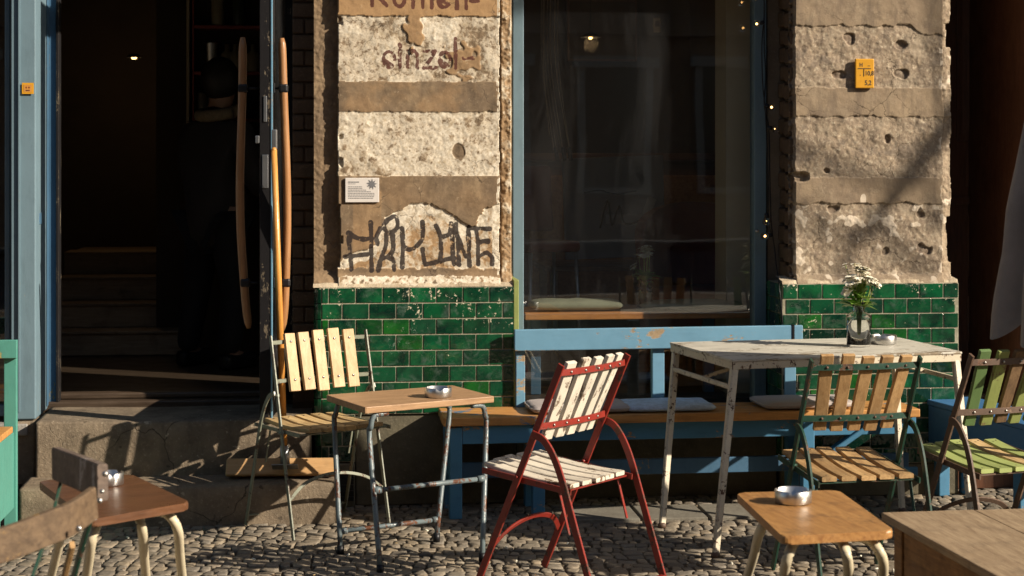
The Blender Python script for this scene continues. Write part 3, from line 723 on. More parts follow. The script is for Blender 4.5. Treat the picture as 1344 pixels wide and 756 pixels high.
# steps: worn edges
def step(u0, u1, v0, v1, z0, z1):
    bm = bmesh.new(); nu, nv = 90, 12
    def pt(i, j):
        u = u0 + (u1 - u0) * i / nu
        if j <= 4: s_ = j / 4; v = v0; z = z0 + (z1 - .012 - z0) * s_
        elif j == 5: v = v0 + .004; z = z1 - .004
        else: s_ = (j - 6) / (nv - 6); v = v0 + .014 + (v1 - v0 - .014) * s_; z = z1
        e = fbm(u, z, 4, 5, 3); ed = fbm(u, 0, 9, 16, 4)
        w = .004 if j in (4, 5, 6) else .001
        v += .0015 * fbm(u, z, 2, 14, 3) + (w * 1.2 * abs(ed)); z += -.0 if j < 4 else (.0015 * e - w * 1.0 * abs(ed) - .006 * max(0, 1 - abs((i / nu) - .45) * 3) * (1 if j > 4 else .6))
        return (u, v, z)
    vs = [[bm.verts.new(pt(i, j)) for i in range(nu + 1)] for j in range(nv + 1)]
    for j in range(nv):
        for i in range(nu): f = bm.faces.new((vs[j][i], vs[j][i + 1], vs[j + 1][i + 1], vs[j + 1][i])); f.smooth = True
    for i in (0, nu):
        bt = bm.verts.new((vs[0][i].co.x, v1, z0)); bm.faces.new([vs[j][i] for j in range(nv + 1)] + [bt])
    me = bpy.data.meshes.new('doorstep'); bm.to_mesh(me); bm.free(); me.materials.append(M['step'])
    o = bpy.data.objects.new('doorstep', me); COL.objects.link(o); o.parent = B
step(wu(25, -.40), wu(443, -.40), -.40, -.10, -.03, .175)
step(wu(47, -.13), wu(409, -.13), -.13, .34, .10, .42)
b = MB(); b.b2((wu(60, .345), .342, .40), (wu(400, .345), .50, .445), .008); b.b2((wu(60, .345), .41, .446), (wu(400, .345), .49, .475), .008)
b.build('threshold', M['infloor'], B)
# open door leaf, standing at a right angle to the wall
door = empty('door'); door.parent = B
iMW = MW.inverted()
def wl(p): return iMW @ Vector(p)
YD0, YD1 = 7.76, 8.66
xd0, xd1 = P(340.5, 0, YD0).x, P(356.5, 0, YD0).x
def dbox(b, x0, x1, y0, y1, z0, z1, bev=.003):      # box given in world axes, stored in the building's frame
    r = Matrix.Rotation(-TH, 4, 'Z'); c = wl(((x0 + x1) / 2, (y0 + y1) / 2, (z0 + z1) / 2)); b.box(c, (x1 - x0, y1 - y0, z1 - z0), r, bev)
zb, zt = CH - (549 - HY) * YD0 / F, 2.9
b = MB(); dbox(b, xd0, xd1, YD0, YD0 + .11, zb, zt); dbox(b, xd0, xd1, YD1 - .11, YD1, zb, zt); dbox(b, xd0 + .001, xd1 - .001, YD0 + .11, YD1 - .11, zb, zb + .30); dbox(b, xd0 + .001, xd1 - .001, YD0 + .11, YD1 - .11, zt - .12, zt)
b.build('leaf', M['doorblack'], door)
b = MB(); dbox(b, xd0 + .022, xd1 - .022, YD0 + .10, YD1 - .10, zb + .29, zt - .11, 0); b.build('pane', M['doorglass'], door)
b = MB(); dbox(b, xd1 - .003, xd1 + .004, YD0 - .003, YD0 + .008, zb, zt, .001); b.build('edge_strip', M['bluerail'], door)
zz = lambda py: CH - (py - HY) * YD0 / F
b = MB(); dbox(b, xd0 + .012, xd1 - .014, YD0 - .004, YD0 + .01, zz(247), zz(203), .002); b.build('lock_plate', M['galv'], door); b = MB(); dbox(b, xd0 + .018, xd1 - .02, YD0 - .004, YD0 + .01, zz(160), zz(126), .002); b.build('lock_plate', M['galv'], door)
b = MB(); dbox(b, xd1, xd1 + .022, YD0 - .004, YD0 + .03, zz(196), zz(170), .003); b.build('latch', M['galv'], door); b = MB(); dbox(b, xd0 - .018, xd0, YD0 - .004, YD0 + .03, zz(188), zz(178), .003); b.build('latch', M['galv'], door)
def handle(pts, Y, r):
    path = [wl(P(x, y, Y)) for x, y in pts]
    # smooth the path
    out = []
    for i in range(len(path) - 1):
        for t in range(4): out.append(path[i].lerp(path[i + 1], t / 4))
    out.append(path[-1])
    for _ in range(3): out = [out[0]] + [(out[i - 1] + out[i] * 2 + out[i + 1]) / 4 for i in range(1, len(out) - 1)] + [out[-1]]
    tp = [.55, .9] + [1] * (len(out) - 4) + [.9, .5]
    b = MB(); b.tube(out, r, 0, 12, tp); return b.build('handle', M['handle'], door)
Yh = YD0 + .07
hr = handle([(370, 50), (371, 80), (372.5, 130), (375, 190), (377, 250), (377, 310), (375.5, 360), (374, 400), (370.5, 434)], Yh, .0175)
hl = handle([(318.5, 49), (318.5, 90), (318, 130), (316, 190), (314.5, 250), (316, 310), (319.5, 360), (322.5, 400), (326.5, 431)], Yh, .0185)
for h_, x0_, x1_, xc in ((hr, xd1, None, 372), (hl, None, xd0, 319)):
    for py in (116, 371):
        b = MB(); p = P(xc if py < 200 else xc + 3, py, Yh); q = Vector((xd1 if x0_ else xd0, Yh, p.z))
        b.tube([wl(p), wl(q)], .0055); b.box(wl(p), (.042, .042, .04), None, .01); b.box(wl(q), (.012, .03, .045), None, .003)
        o = b.build('bracket', M['black'], h_)
        
# ------------------------------------------------------------------ wall above, roof, neighbour's door
b = MB()
b.b2((-14, .0, 2.6), (wu(14, 0), .45, 3.6)); b.b2((wu(14, 0), .06, 2.75), (uL0, .45, 3.6)); b.b2((uL0, .0, 2.6), (uR1, .45, 3.6)); b.b2((uR1, .06, 2.95), (14, .45, 3.6))
b.b2((-14, .0, 3.6), (14, .45, 9.0)); b.b2((-14, .45, 3.45), (14, 8, 3.62)); b.b2((-14, 7.8, 0), (14, 8, 3.5)); b.b2((-14.2, 0, 0), (-14, 8, 9)); b.b2((14, 0, 0), (14.2, 8, 9))
b.b2((-14, .05, 0), (wu(-330, 0), .45, 2.6)); b.b2((wu(1362, 0), .0, 0), (14, .45, 2.95)); b.b2((-14, .3, 8.98), (14, 8, 9.1))
b.build('facade_wall', M['facade'], B)
b = MB(); b.b2((wu(1362, 0) - .03, .02, 0), (wu(1362, 0) - .002, .95, 2.94)); b.build('jamb_dark_sheet', M['brown_door'], B)  # added dark sheet, gives the jamb's side face a shaded tone
nd_ = empty('entrance_door'); nd_.parent = B
dv = .85; du0, du1 = wu(1225, dv), wu(1440, dv)
b = MB(); b.b2((du0, dv, .1), (du1, dv + .05, 2.95)); 
def panel(b, x0, x1, y0, y1, d=.022):
    ua_, ub_ = wu(x0, dv), wu(x1, dv); za, zb_ = wz(x0, y1, dv), wz(x0, y0, dv)
    b.b2((ua_ - .03, dv - .012, za - .03), (ub_ + .03, dv, zb_ + .03), .006)
    bm = b.bm; k = .045
    o_ = [bm.verts.new(p) for p in ((ua_, dv - .013, za), (ub_, dv - .013, za), (ub_, dv - .013, zb_), (ua_, dv - .013, zb_))]
    i_ = [bm.verts.new(p) for p in ((ua_ + k, dv - .013 - d, za + k), (ub_ - k, dv - .013 - d, za + k), (ub_ - k, dv - .013 - d, zb_ - k), (ua_ + k, dv - .013 - d, zb_ - k))]
    for j in range(4): bm.faces.new((o_[j], o_[(j + 1) % 4], i_[(j + 1) % 4], i_[j]))
    bm.faces.new(i_)
panel(b, 1276, 1345, 290, 355); panel(b, 1274, 1345, 205, 238, .012); panel(b, 1262, 1340, -80, 178, .010)
panel(b, 1276, 1345, 395, 440, .01); b.b2((du0, dv - .02, wz(1300, 268, dv)), (du1, dv - .002, wz(1300, 258, dv)), .005)
b.build('leaf', M['brown_door'], nd_)
b = MB(); b.b2((uR1 - .06, .72, 0), (du0 + .03, .95, 2.95)); b.b2((uR1 - .02, .1, 0), (du1 + .1, .95, .098)); b.b2((uR1 - .06, .0, 2.95), (du1 + .1, .95, 3.2)); b.build('surround', M['brown_door'], nd_)

# ------------------------------------------------------------------ interior (part of the building)
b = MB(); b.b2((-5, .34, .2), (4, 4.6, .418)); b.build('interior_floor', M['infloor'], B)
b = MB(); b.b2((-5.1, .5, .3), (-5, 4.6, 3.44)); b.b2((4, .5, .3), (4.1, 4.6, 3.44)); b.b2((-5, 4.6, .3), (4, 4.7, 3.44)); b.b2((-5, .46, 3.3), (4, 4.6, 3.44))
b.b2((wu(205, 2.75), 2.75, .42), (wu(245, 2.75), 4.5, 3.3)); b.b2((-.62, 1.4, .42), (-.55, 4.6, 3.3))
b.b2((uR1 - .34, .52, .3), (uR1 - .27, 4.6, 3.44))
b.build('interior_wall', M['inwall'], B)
b = MB()
for k, (ya, yb_) in enumerate(((450, 420), (420, 391), (391, 362), (362, 331))):
    v_ = 2.55 + k * .27; za = .42 + .143 * k
    b.b2((wu(60, 2.6), v_, za), (wu(250, 2.6), v_ + .9, za + .128), .004); b.b2((wu(60, 2.6), v_ - .02, za + .128), (wu(250, 2.6), v_ + .27, za + .143), .004)
b.build('interior_stairs', M['instair'], B)
b = MB(); b.b2((wu(245, 2.6), 2.58, .42), (wu(249, 2.6), 2.75, 3.3), .004); b.build('interior_post', M['inwall2'], B)
b = MB(); b.b2((wu(953, .5), .5, .42), (wu(991, .5) + .25, .75, 3.3)); b.build('interior_pillar', M['inwall2'], B)
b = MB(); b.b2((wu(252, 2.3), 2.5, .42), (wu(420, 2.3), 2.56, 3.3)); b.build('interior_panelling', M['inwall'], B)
# ------------------------------------------------------------------ folding chairs
def arc(pts, n=5):
    """round off a polyline (Catmull-Rom)"""
    p = [Vector(q) for q in pts]; p = [p[0] * 2 - p[1]] + p + [p[-1] * 2 - p[-2]]; out = []
    for i in range(1, len(p) - 2):
        for k in range(n):
            t = k / n; a, b_, c, d = p[i - 1], p[i], p[i + 1], p[i + 2]
            out.append(.5 * ((2 * b_) + (-a + c) * t + (2 * a - 5 * b_ + 4 * c - d) * t * t + (-a + 3 * b_ - 3 * c + d) * t ** 3))
    out.append(p[-2]); return out
def folding_chair(label, loc, rz, metal, back_mats, back_idx, seat_mats, seat_idx, top=.86, hw=.215, slim=1.0, splay=.10, straps_front=False, seat_tilt=.04, rear=-.24, jit=5, foot=.25, screws=True, yt=-.14, sy=0.0, slen=.285):
    rnd = random.Random(jit)
    t = empty('folding_chair', loc, rz, label, 'chair')
    w, d = .005 * slim, .0135 * slim
    def aline(z): return foot + (yt - foot) * z / top
    for sx in (-1, 1):
        x = sx * hw
        b = MB(); b.sweep([(x, foot, .004), (x, aline(top * .5), top * .5), (x, yt, top - .005)], d, w, (1, 0, 0)); b.tube([(x * 1.0 - .008, aline(.59), .59), (x + .008 + .0, aline(.59), .59)], .008, 0, 8)
        b.build('leg', metal, t)
        xb = sx * (hw + .012)
        b = MB(); b.sweep(arc([(xb, aline(.60) + .002, .60), (xb, aline(.60) - .055, .575), (xb, aline(.6) - .115, .48), (xb, rear + (aline(.6) - .128 - rear) * .62, .28), (xb, rear, .004)]), d, w, (1, 0, 0))
        b.build('leg', metal, t)
    # straps across the back
    bow = .022
    ztop, zlow = top - .035, top - slen + .05
    for z in (ztop, zlow):
        hx = hw if z > .7 else hw + .002
        path = [(hx * (i / 5 - 1), aline(z) - .004 - bow * (1 - ((i / 5 - 1)) ** 2) - .0, z) for i in range(11)]
        b = MB(); b.sweep(path, .003, .012 * slim, (0, 0, 1))
        for k in range(5):
            x = (k - 2) * (.078 if z > .7 else .070)
            if screws:
                yy = aline(z) - .004 - bow * (1 - (x / hx) ** 2); b.ball((x, yy - .005, z), .0055, 1, (1, .6, 1), 1)
        b.build('back_strap', [metal, M['bolt'] if metal is not M['dgreen'] else M['rust']], t)
    # back slats
    b = MB(); scw = []; ms = list(back_mats)
    for k in range(5):
        x1, x0 = (k - 2) * (.073 if straps_front else .079) + rnd.uniform(-.003, .003), (k - 2) * (.073 if straps_front else .068) + rnd.uniform(-.003, .003)
        za, zb_ = top - slen + rnd.uniform(-.006, .006), top + .006 + rnd.uniform(-.006, .008)
        def yv(x, z): return aline(z) - bow * (1 - (x / hw) ** 2) + .010
        pa, pb = Vector((x0, yv(x0, za), za)), Vector((x1, yv(x1, zb_), zb_))
        ax = (pb - pa).normalized(); yaw = -math.atan(2 * bow * ((x0 + x1) / 2) / hw ** 2)
        sd = Vector((math.cos(yaw), math.sin(-yaw), 0)); sd = (sd - ax * sd.dot(ax)).normalized(); nn = ax.cross(sd)
        Rm = Matrix((sd, nn, ax)).transposed().to_4x4()
        b.box((pa + pb) / 2, ((.053 if straps_front else .0475) + rnd.uniform(-.002, .002), .017, (pb - pa).length), Rm, .0025, back_idx[k])
        if screws:
            for z in (ztop, zlow):
                f_ = (z - za) / (zb_ - za); q = pa.lerp(pb, f_) + nn * (.0095 if nn.y > 0 else -.0095); scw.append(q)
    bk = b.build('backrest', ms, t)
    if screws and straps_front:
        for q in scw: b = MB(); b.ball(q, .0065, 0, (1, .5, 1), 1); b.build('bolt', M['bolt'], bk)
    # seat rails and slats
    zf, zr = .455, .455 - seat_tilt
    for sx in (-1, 1):
        b = MB(); b.sweep([(sx * (hw - .016), .23 + sy, zf - .016), (sx * (hw - .016), -.17 + sy, zr - .014)], .003, .011 * slim, (0, 0, 1)); b.tube([(sx * (hw - .02), aline(.43), .436), (sx * (hw + .014), aline(.43), .436)], .006, 0, 8)
        b.build('seat_rail', metal, t)
    for y, z in ((.21 + sy, zf - .016), (-.14 + sy, zr - .012)): b = MB(); b.sweep([(-(hw - .016), y, z), (hw - .016, y, z)], .010, .003, (0, 0, 1)); b.build('seat_bracket', metal, t)
    b = MB(); ms = list(seat_mats)
    for k in range(5):
        x = (k - 2) * .0755 + rnd.uniform(-.002, .002); ln = .43 - .02 * abs(k - 2); cy = .055 + sy + rnd.uniform(-.004, .004) - .006 * abs(k - 2)
        an = math.atan2(zf - zr, .43)
        ya, yb_ = cy - ln / 2, cy + ln / 2
        n = 5; bm_pts = []
        for i in range(n + 1):
            f_ = i / n; y = ya + (yb_ - ya) * f_; z = zr + (zf - zr) * f_ - .010 * math.sin(math.pi * f_) + .002 + rnd.uniform(-.001, .001); bm_pts.append((x + rnd.uniform(-.0005, .0005), y, z))
        b.sweep(bm_pts, .029, .0085, (0, 0, 1), seat_idx[k])
        if screws:
            for f_ in (.08, .9): b.ball((x, ya + ln * f_, bm_pts[int(f_ * n + .5)][2] + .0082), .0048, len(ms), (1, 1, .35), 1)
    b.build('seat', ms + [M['rust']], t)
    # arched stretcher between the front legs and foot bar between the rear ones
    b = MB(); b.sweep(arc([(-hw, aline(.16), .16), (-hw * .6, aline(.20) - .01, .225), (0, aline(.22) - .012, .250), (hw * .6, aline(.20) - .01, .225), (hw, aline(.16), .16)]), .0035 * slim, .010 * slim, (0, -.6, 1))
    b.build('stretcher', metal, t)
    b = MB(); b.sweep([(-hw - .012, rear + .006, .045), (hw + .012, rear + .006, .045)], .010 * slim, .003, (0, 0, 1)); b.build('foot_bar', metal, t)
    for sx in (-1, 1):
        b = MB(); b.sweep([(sx * (hw - .028), -.11, zr - .015), (sx * (hw - .028), -.155, zr - .17)], .006 * slim, .0025, (0, 1, 0)); b.build('prop', metal, t)
    return t

c_red = folding_chair('red metal folding chair with white painted slats standing in front of the blue bench', (.194, 6.643, 0), R(53), M['red'], [M['whiteslat']], [0] * 5, [M['whiteseat']], [0] * 5, rear=-.30, jit=2, screws=True)
c_dg = folding_chair('dark green metal folding chair with natural wood slats at the white table', (1.275, 6.735, 0), R(13), M['dgreen'], [M['nat']], [0] * 5, [M['natseat']], [0] * 5, jit=5, rear=-.27)
c_gr = folding_chair('rusty brown folding chair with green, lime and brown slats at the right edge', (1.87, 6.92, 0), R(22), M['rust'], [M['gslat'], M['lslat'], M['brownslat']], [0, 1, 2, 1, 0], [M['gseat'], M['paleseat']], [0, 0, 0, 1, 0], jit=9, rear=-.25)
c_pl = folding_chair('slim folding chair with pale yellow slats in front of the left tiled pillar', (-.80, 7.69, 0), R(216), M['palemetal'], [M['pale']], [0] * 5, [M['paleseat']], [0] * 5, top=.842, slim=.72, straps_front=True, jit=12, rear=-.26, hw=.235, foot=.14, yt=-.06, sy=-.06, slen=.245, seat_tilt=.0)

# foreground chair at the lower left: two bent back boards on green legs
t = empty('folding_chair', (-1.12, 4.1, 0), 0, 'weathered chair with bent grey-brown back boards cut off at the lower left corner', 'chair')
iT = Vector((1.12, -4.1, 0))
pp = lambda x, y, Y: P(x, y, Y) + iT
b = MB(); b.sweep(arc([pp(-75, 716, 3.80), pp(-30, 722, 3.83), pp(10, 713, 3.88), pp(50, 698, 3.94), pp(92, 681, 4.02), pp(123, 660, 4.12)], 4), .009, .038, (0, 0, 1))
bb = b.build('backrest', M['grey'], t)
b = MB(); b.ball(pp(103, 694, 3.985), .0075, 0, (1, .6, 1)); b.build('bolt', M['bolt'], bb)
b = MB(); b.sweep([pp(74, 608, 4.66), pp(105, 620, 4.42), pp(135, 633, 4.16)], .012, .042, (0, 0, 1)); bb = b.build('backrest', M['grey2'], t)
for q_, r_ in (((138, 622, 4.14), .008), ((134, 645, 4.14), .006), ((131, 657, 4.14), .007)): b = MB(); b.ball(pp(*q_), r_, 0); b.build('bolt', M['bolt'], bb)
b = MB(); b.sweep([pp(81, 628, 4.62), pp(66, 690, 4.50), pp(38, 770, 4.36), pp(-20, 930, 4.1)], .011, .004, (1, .4, 0)); b.build('leg', M['dgreen'], t)
b = MB(); b.sweep([pp(122, 668, 4.16), pp(106, 722, 4.22), pp(88, 790, 4.30), pp(40, 960, 4.5)], .013, .004, (1, .4, 0)); b.build('leg', M['dgreen'], t)
b = MB(); b.sweep([pp(-60, 720, 3.86), pp(-72, 790, 3.9), pp(-95, 960, 4.0)], .012, .004, (1, .4, 0)); b.build('leg', M['dgreen'], t)
b = MB(); b.sweep([pp(95, 715, 4.28), pp(80, 775, 4.40), pp(70, 960, 4.55)], .010, .006, (1, .4, 0)); b.build('leg', M['nat'], t)
b = MB()
for k in range(5): b.box(pp(-60 + k * 22, 880, 4.16 + .03 * k), (.05, .40, .018), R(-24), .003)
b.build('seat', M['brownslat'], t)

# ------------------------------------------------------------------ small tables
def rounded(pts, r, n=4):
    out = []; m_ = len(pts)
    for i in range(m_):
        p, a, c = Vector(pts[i]), Vector(pts[i - 1]), Vector(pts[(i + 1) % m_])
        A = p + (a - p).normalized() * r; C_ = p + (c - p).normalized() * r
        for k in range(n + 1):
            s_ = k / n; out.append(A.lerp(p, s_).lerp(p.lerp(C_, s_), s_))
    return out
def loc2(pts, o, rz):
    q = Matrix.Rotation(-rz, 2); return [q @ (Vector((p[0], p[1])) - Vector((o[0], o[1]))) for p in pts]

# centre table: wooden top on rusty steel tubes
Z = .62; C4 = [G(428, 518, Z), G(479, 534.6, Z), G(649, 520, Z), G(594.5, 505.5, Z)]
o = sum((Vector(p) for p in C4), Vector()) / 4; rz = math.atan2(C4[2].y - C4[1].y, C4[2].x - C4[1].x)
t = empty('cafe_table', (o.x, o.y, 0), rz, 'small brown wooden table on rusty steel tube legs between the pale and red chairs', 'table')
L4 = loc2(C4, o, rz); b = MB(); b.poly(rounded(L4, .008, 2), Z - .026, Z, .003); b.build('tabletop', M['tabletop'], t)
ft = loc2([G(447, 727, 0), G(499, 753, 0), G(633, 737, 0), G(573, 711, 0)], o, rz)
ins = [L4[i] * .90 for i in range(4)]
for i in range(4):
    a_ = ins[i]; f_ = ft[i]
    kx = a_.lerp(Vector((0, 0)), .12); kx = Vector((a_.x * (.72 if i in (1, 2) else .96), a_.y))
    b = MB(); b.tube(arc([(kx.x, kx.y, Z - .034), (a_.x * .93, a_.y, Z - .04), (a_.x * .985, a_.y, Z - .085), (a_.x, a_.y, Z - .14), (f_.x, f_.y, .02)], 5), .0108, 0, 12)
    lg = b.build('leg', M['steel'], t)
    b = MB(); b.tube([(f_.x, f_.y, .0), (f_.x, f_.y, .035)], .0145, 0, 12); b.build('foot_cap', M['black'], lg)
def lz(i, z):
    s_ = z / (Z - .14); return (ft[i].x + (ins[i].x - ft[i].x) * s_, ft[i].y + (ins[i].y - ft[i].y) * s_, z)
for i, j, z in ((1, 2, .30), (0, 3, .085)):
    b = MB(); b.tube([lz(i, z), lz(j, z)], .010); b.tube([Vector(lz(i, z)).lerp(Vector(lz(j, z)), .0), Vector(lz(i, z)).lerp(Vector(lz(j, z)), .07)], .0145); b.tube([Vector(lz(i, z)).lerp(Vector(lz(j, z)), .93), Vector(lz(j, z))], .0145)
    b.build('stretcher', M['steel'], t)
b = MB(); b.tube([(L4[0].x * .85, 0, Z - .032), (L4[2].x * .85, 0, Z - .032)], .006); b.build('rail', M['steel'], t)

# white table
Z = .77; C4 = [G(878, 449, Z), G(960, 472, Z), G(1264, 461.5, Z), G(1177, 442, Z)]
C4[0] = G(878, 449, Z)
o = sum((Vector(p) for p in C4), Vector()) / 4; rz = math.atan2(C4[2].y - C4[1].y, C4[2].x - C4[1].x)
t = empty('white_table', (o.x, o.y, 0), rz, 'chipped white metal table with a flower jar in front of the blue bench', 'table')
L4 = loc2(C4, o, rz); b = MB(); b.poly(rounded(L4, .012, 2), Z - .010, Z, .002); b.build('tabletop', M['whitetop'], t)
ap = [p * .985 for p in L4]
b = MB()
for i in range(4):
    p, q = ap[i], ap[(i + 1) % 4]; b.sweep([(p.x, p.y, Z - .026), (q.x, q.y, Z - .026)], .003, .0155, (0, 0, 1))
b.build('apron', M['whitemetal'], t)
ft = loc2([G(869, 692, 0), G(939, 731, 0), G(1279, 716, 0), G(1184, 672, 0)], o, rz)
tp_ = [Vector((p.x * .955, p.y * .93)) for p in L4]
for i in range(4):
    b = MB(); b.sweep([(tp_[i].x, tp_[i].y, Z - .02), (ft[i].x, ft[i].y, .006)], .0145, .0145, (0, 1, .1), 0, 0, [1.05, .85])
    lg = b.build('leg', M['whitemetal'], t); b = MB(); b.lathe([(0, 0), (.018, 0), (.018, .014), (.011, .022), (0, .022)], (ft[i].x, ft[i].y, -.001), 14); b.build('foot_cap', M['rust'], lg)
def lz(i, z):
    s_ = z / Z; return Vector((ft[i].x + (tp_[i].x - ft[i].x) * s_, ft[i].y + (tp_[i].y - ft[i].y) * s_, z))
for i, j, z0, z1 in ((0, 1, .655, .655), (3, 2, .655, .655)):
    b = MB(); b.sweep([lz(i, z0), lz(j, z1)], .009, .009, (0, 0, 1)); b.build('stretcher', M['whitemetal'], t)
for i, j in ((0, 1), (3, 2)):
    mid = (lz(i, .655) + lz(j, .655)) / 2; e_ = mid.copy(); e_.x += (.30 if i == 0 else -.30); e_.z = Z - .03
    b = MB(); b.sweep([mid, e_], .008, .004, (0, 1, 0)); b.build('brace', M['whitemetal'], t)

# low tables front left and front right with cream tube legs
def low_table(label, top, bends, feet, wmat, Z=.58, rr=.025):
    C4 = [G(x, y, Z) for x, y in top]; o = sum((Vector(p) for p in C4), Vector()) / 4
    rz = math.atan2(C4[2].y - C4[1].y, C4[2].x - C4[1].x)
    t = empty('low_table', (o.x, o.y, 0), rz, label, 'table')
    L4 = loc2(C4, o, rz); b = MB(); b.poly(rounded(L4, rr, 5), Z - .024, Z, .006); b.build('tabletop', wmat, t)
    for (bi, bo), (fx, fy) in zip(bends, feet):
        bi = Vector(bi); L = lambda u, w_: (L4[0].lerp(L4[3], u)).lerp(L4[1].lerp(L4[2], u), w_)
        p0 = L(*bo); c0 = L(.5 + (bo[0] - .5) * .45, bo[1] + (.5 - bo[1]) * .25); f_ = Vector((fx, fy))
        f_ = loc2([G(fx, fy, 0)], o, rz)[0]
        b = MB(); b.tube(arc([(c0.x, c0.y, Z - .034), (c0.x + (p0.x - c0.x) * .6, c0.y + (p0.y - c0.y) * .6, Z - .038), (p0.x, p0.y, Z - .085), (p0.x + (f_.x - p0.x) * .25, p0.y + (f_.y - p0.y) * .25, Z * .62), (f_.x, f_.y, 0.0)], 6), .0145, 0, 14)
        b.build('leg', M['cream'], t)
    return t
t_r = low_table('low orange-brown varnished table with an ashtray in the right foreground', [(966, 646.5), (1027, 704), (1174, 696), (1100, 643)],
          [((0, 0), (.10, .30)), ((0, 0), (.08, .90)), ((0, 0), (.60, .96)), ((0, 0), (.93, .93))], [(967, 800), (1008, 845), (1116, 835), (1160, 838)], M['orange'])
t_l = low_table('low dark red-brown table with an ashtray in front of the doorsteps', [(50, 631), (118, 682), (250, 659), (172, 622)],
          [((0, 0), (.12, .30)), ((0, 0), (.10, .85)), ((0, 0), (.62, .82)), ((0, 0), (.93, .90))], [(56, 800), (96, 850), (196, 806), (246, 818)], M['redbrown'])

# ------------------------------------------------------------------ ashtrays
def ashtray(x, y, Z, label, r=.055, rz=0.4, g='steel ashtrays on the tables'):
    p = G(x, y, Z); t = empty('ashtray', (p.x, p.y, Z), rz, label, 'ashtray', g); h = .040
    b = MB(); b.lathe([(0, .001), (r - .003, .001), (r, .004), (r, h - .001), (r - .0012, h), (r - .003, h - .001), (r - .004, .007), (0, .005)], n=40)
    # three cigarette notches
    for a in (0.3, 2.4, 4.5):
        for v_ in b.bm.verts:
            if v_.co.z > h - .003:
                ang = math.atan2(v_.co.y, v_.co.x) % (2 * math.pi)
                if abs(ang - a) < .11: v_.co.z -= .009
    b.build('bowl', M['alu'], t)
    b = MB(); b.lathe([(0, .008), (r - .006, .0075), (r - .007, .006)], n=24); b.build('ash', M['aluin'], t)
    return t
ashtray(575, 521, .62, 'steel ashtray on the small brown table with rusty legs')
ashtray(1160, 451.5, .77, 'steel ashtray beside the flower jar on the white table', .056, 1.3)
ashtray(1041, 660, .58, 'steel ashtray on the orange-brown low table', .054, 2.2)
ashtray(143, 636.5, .58, 'steel ashtray on the dark red-brown low table by the steps', .045, 2.8)

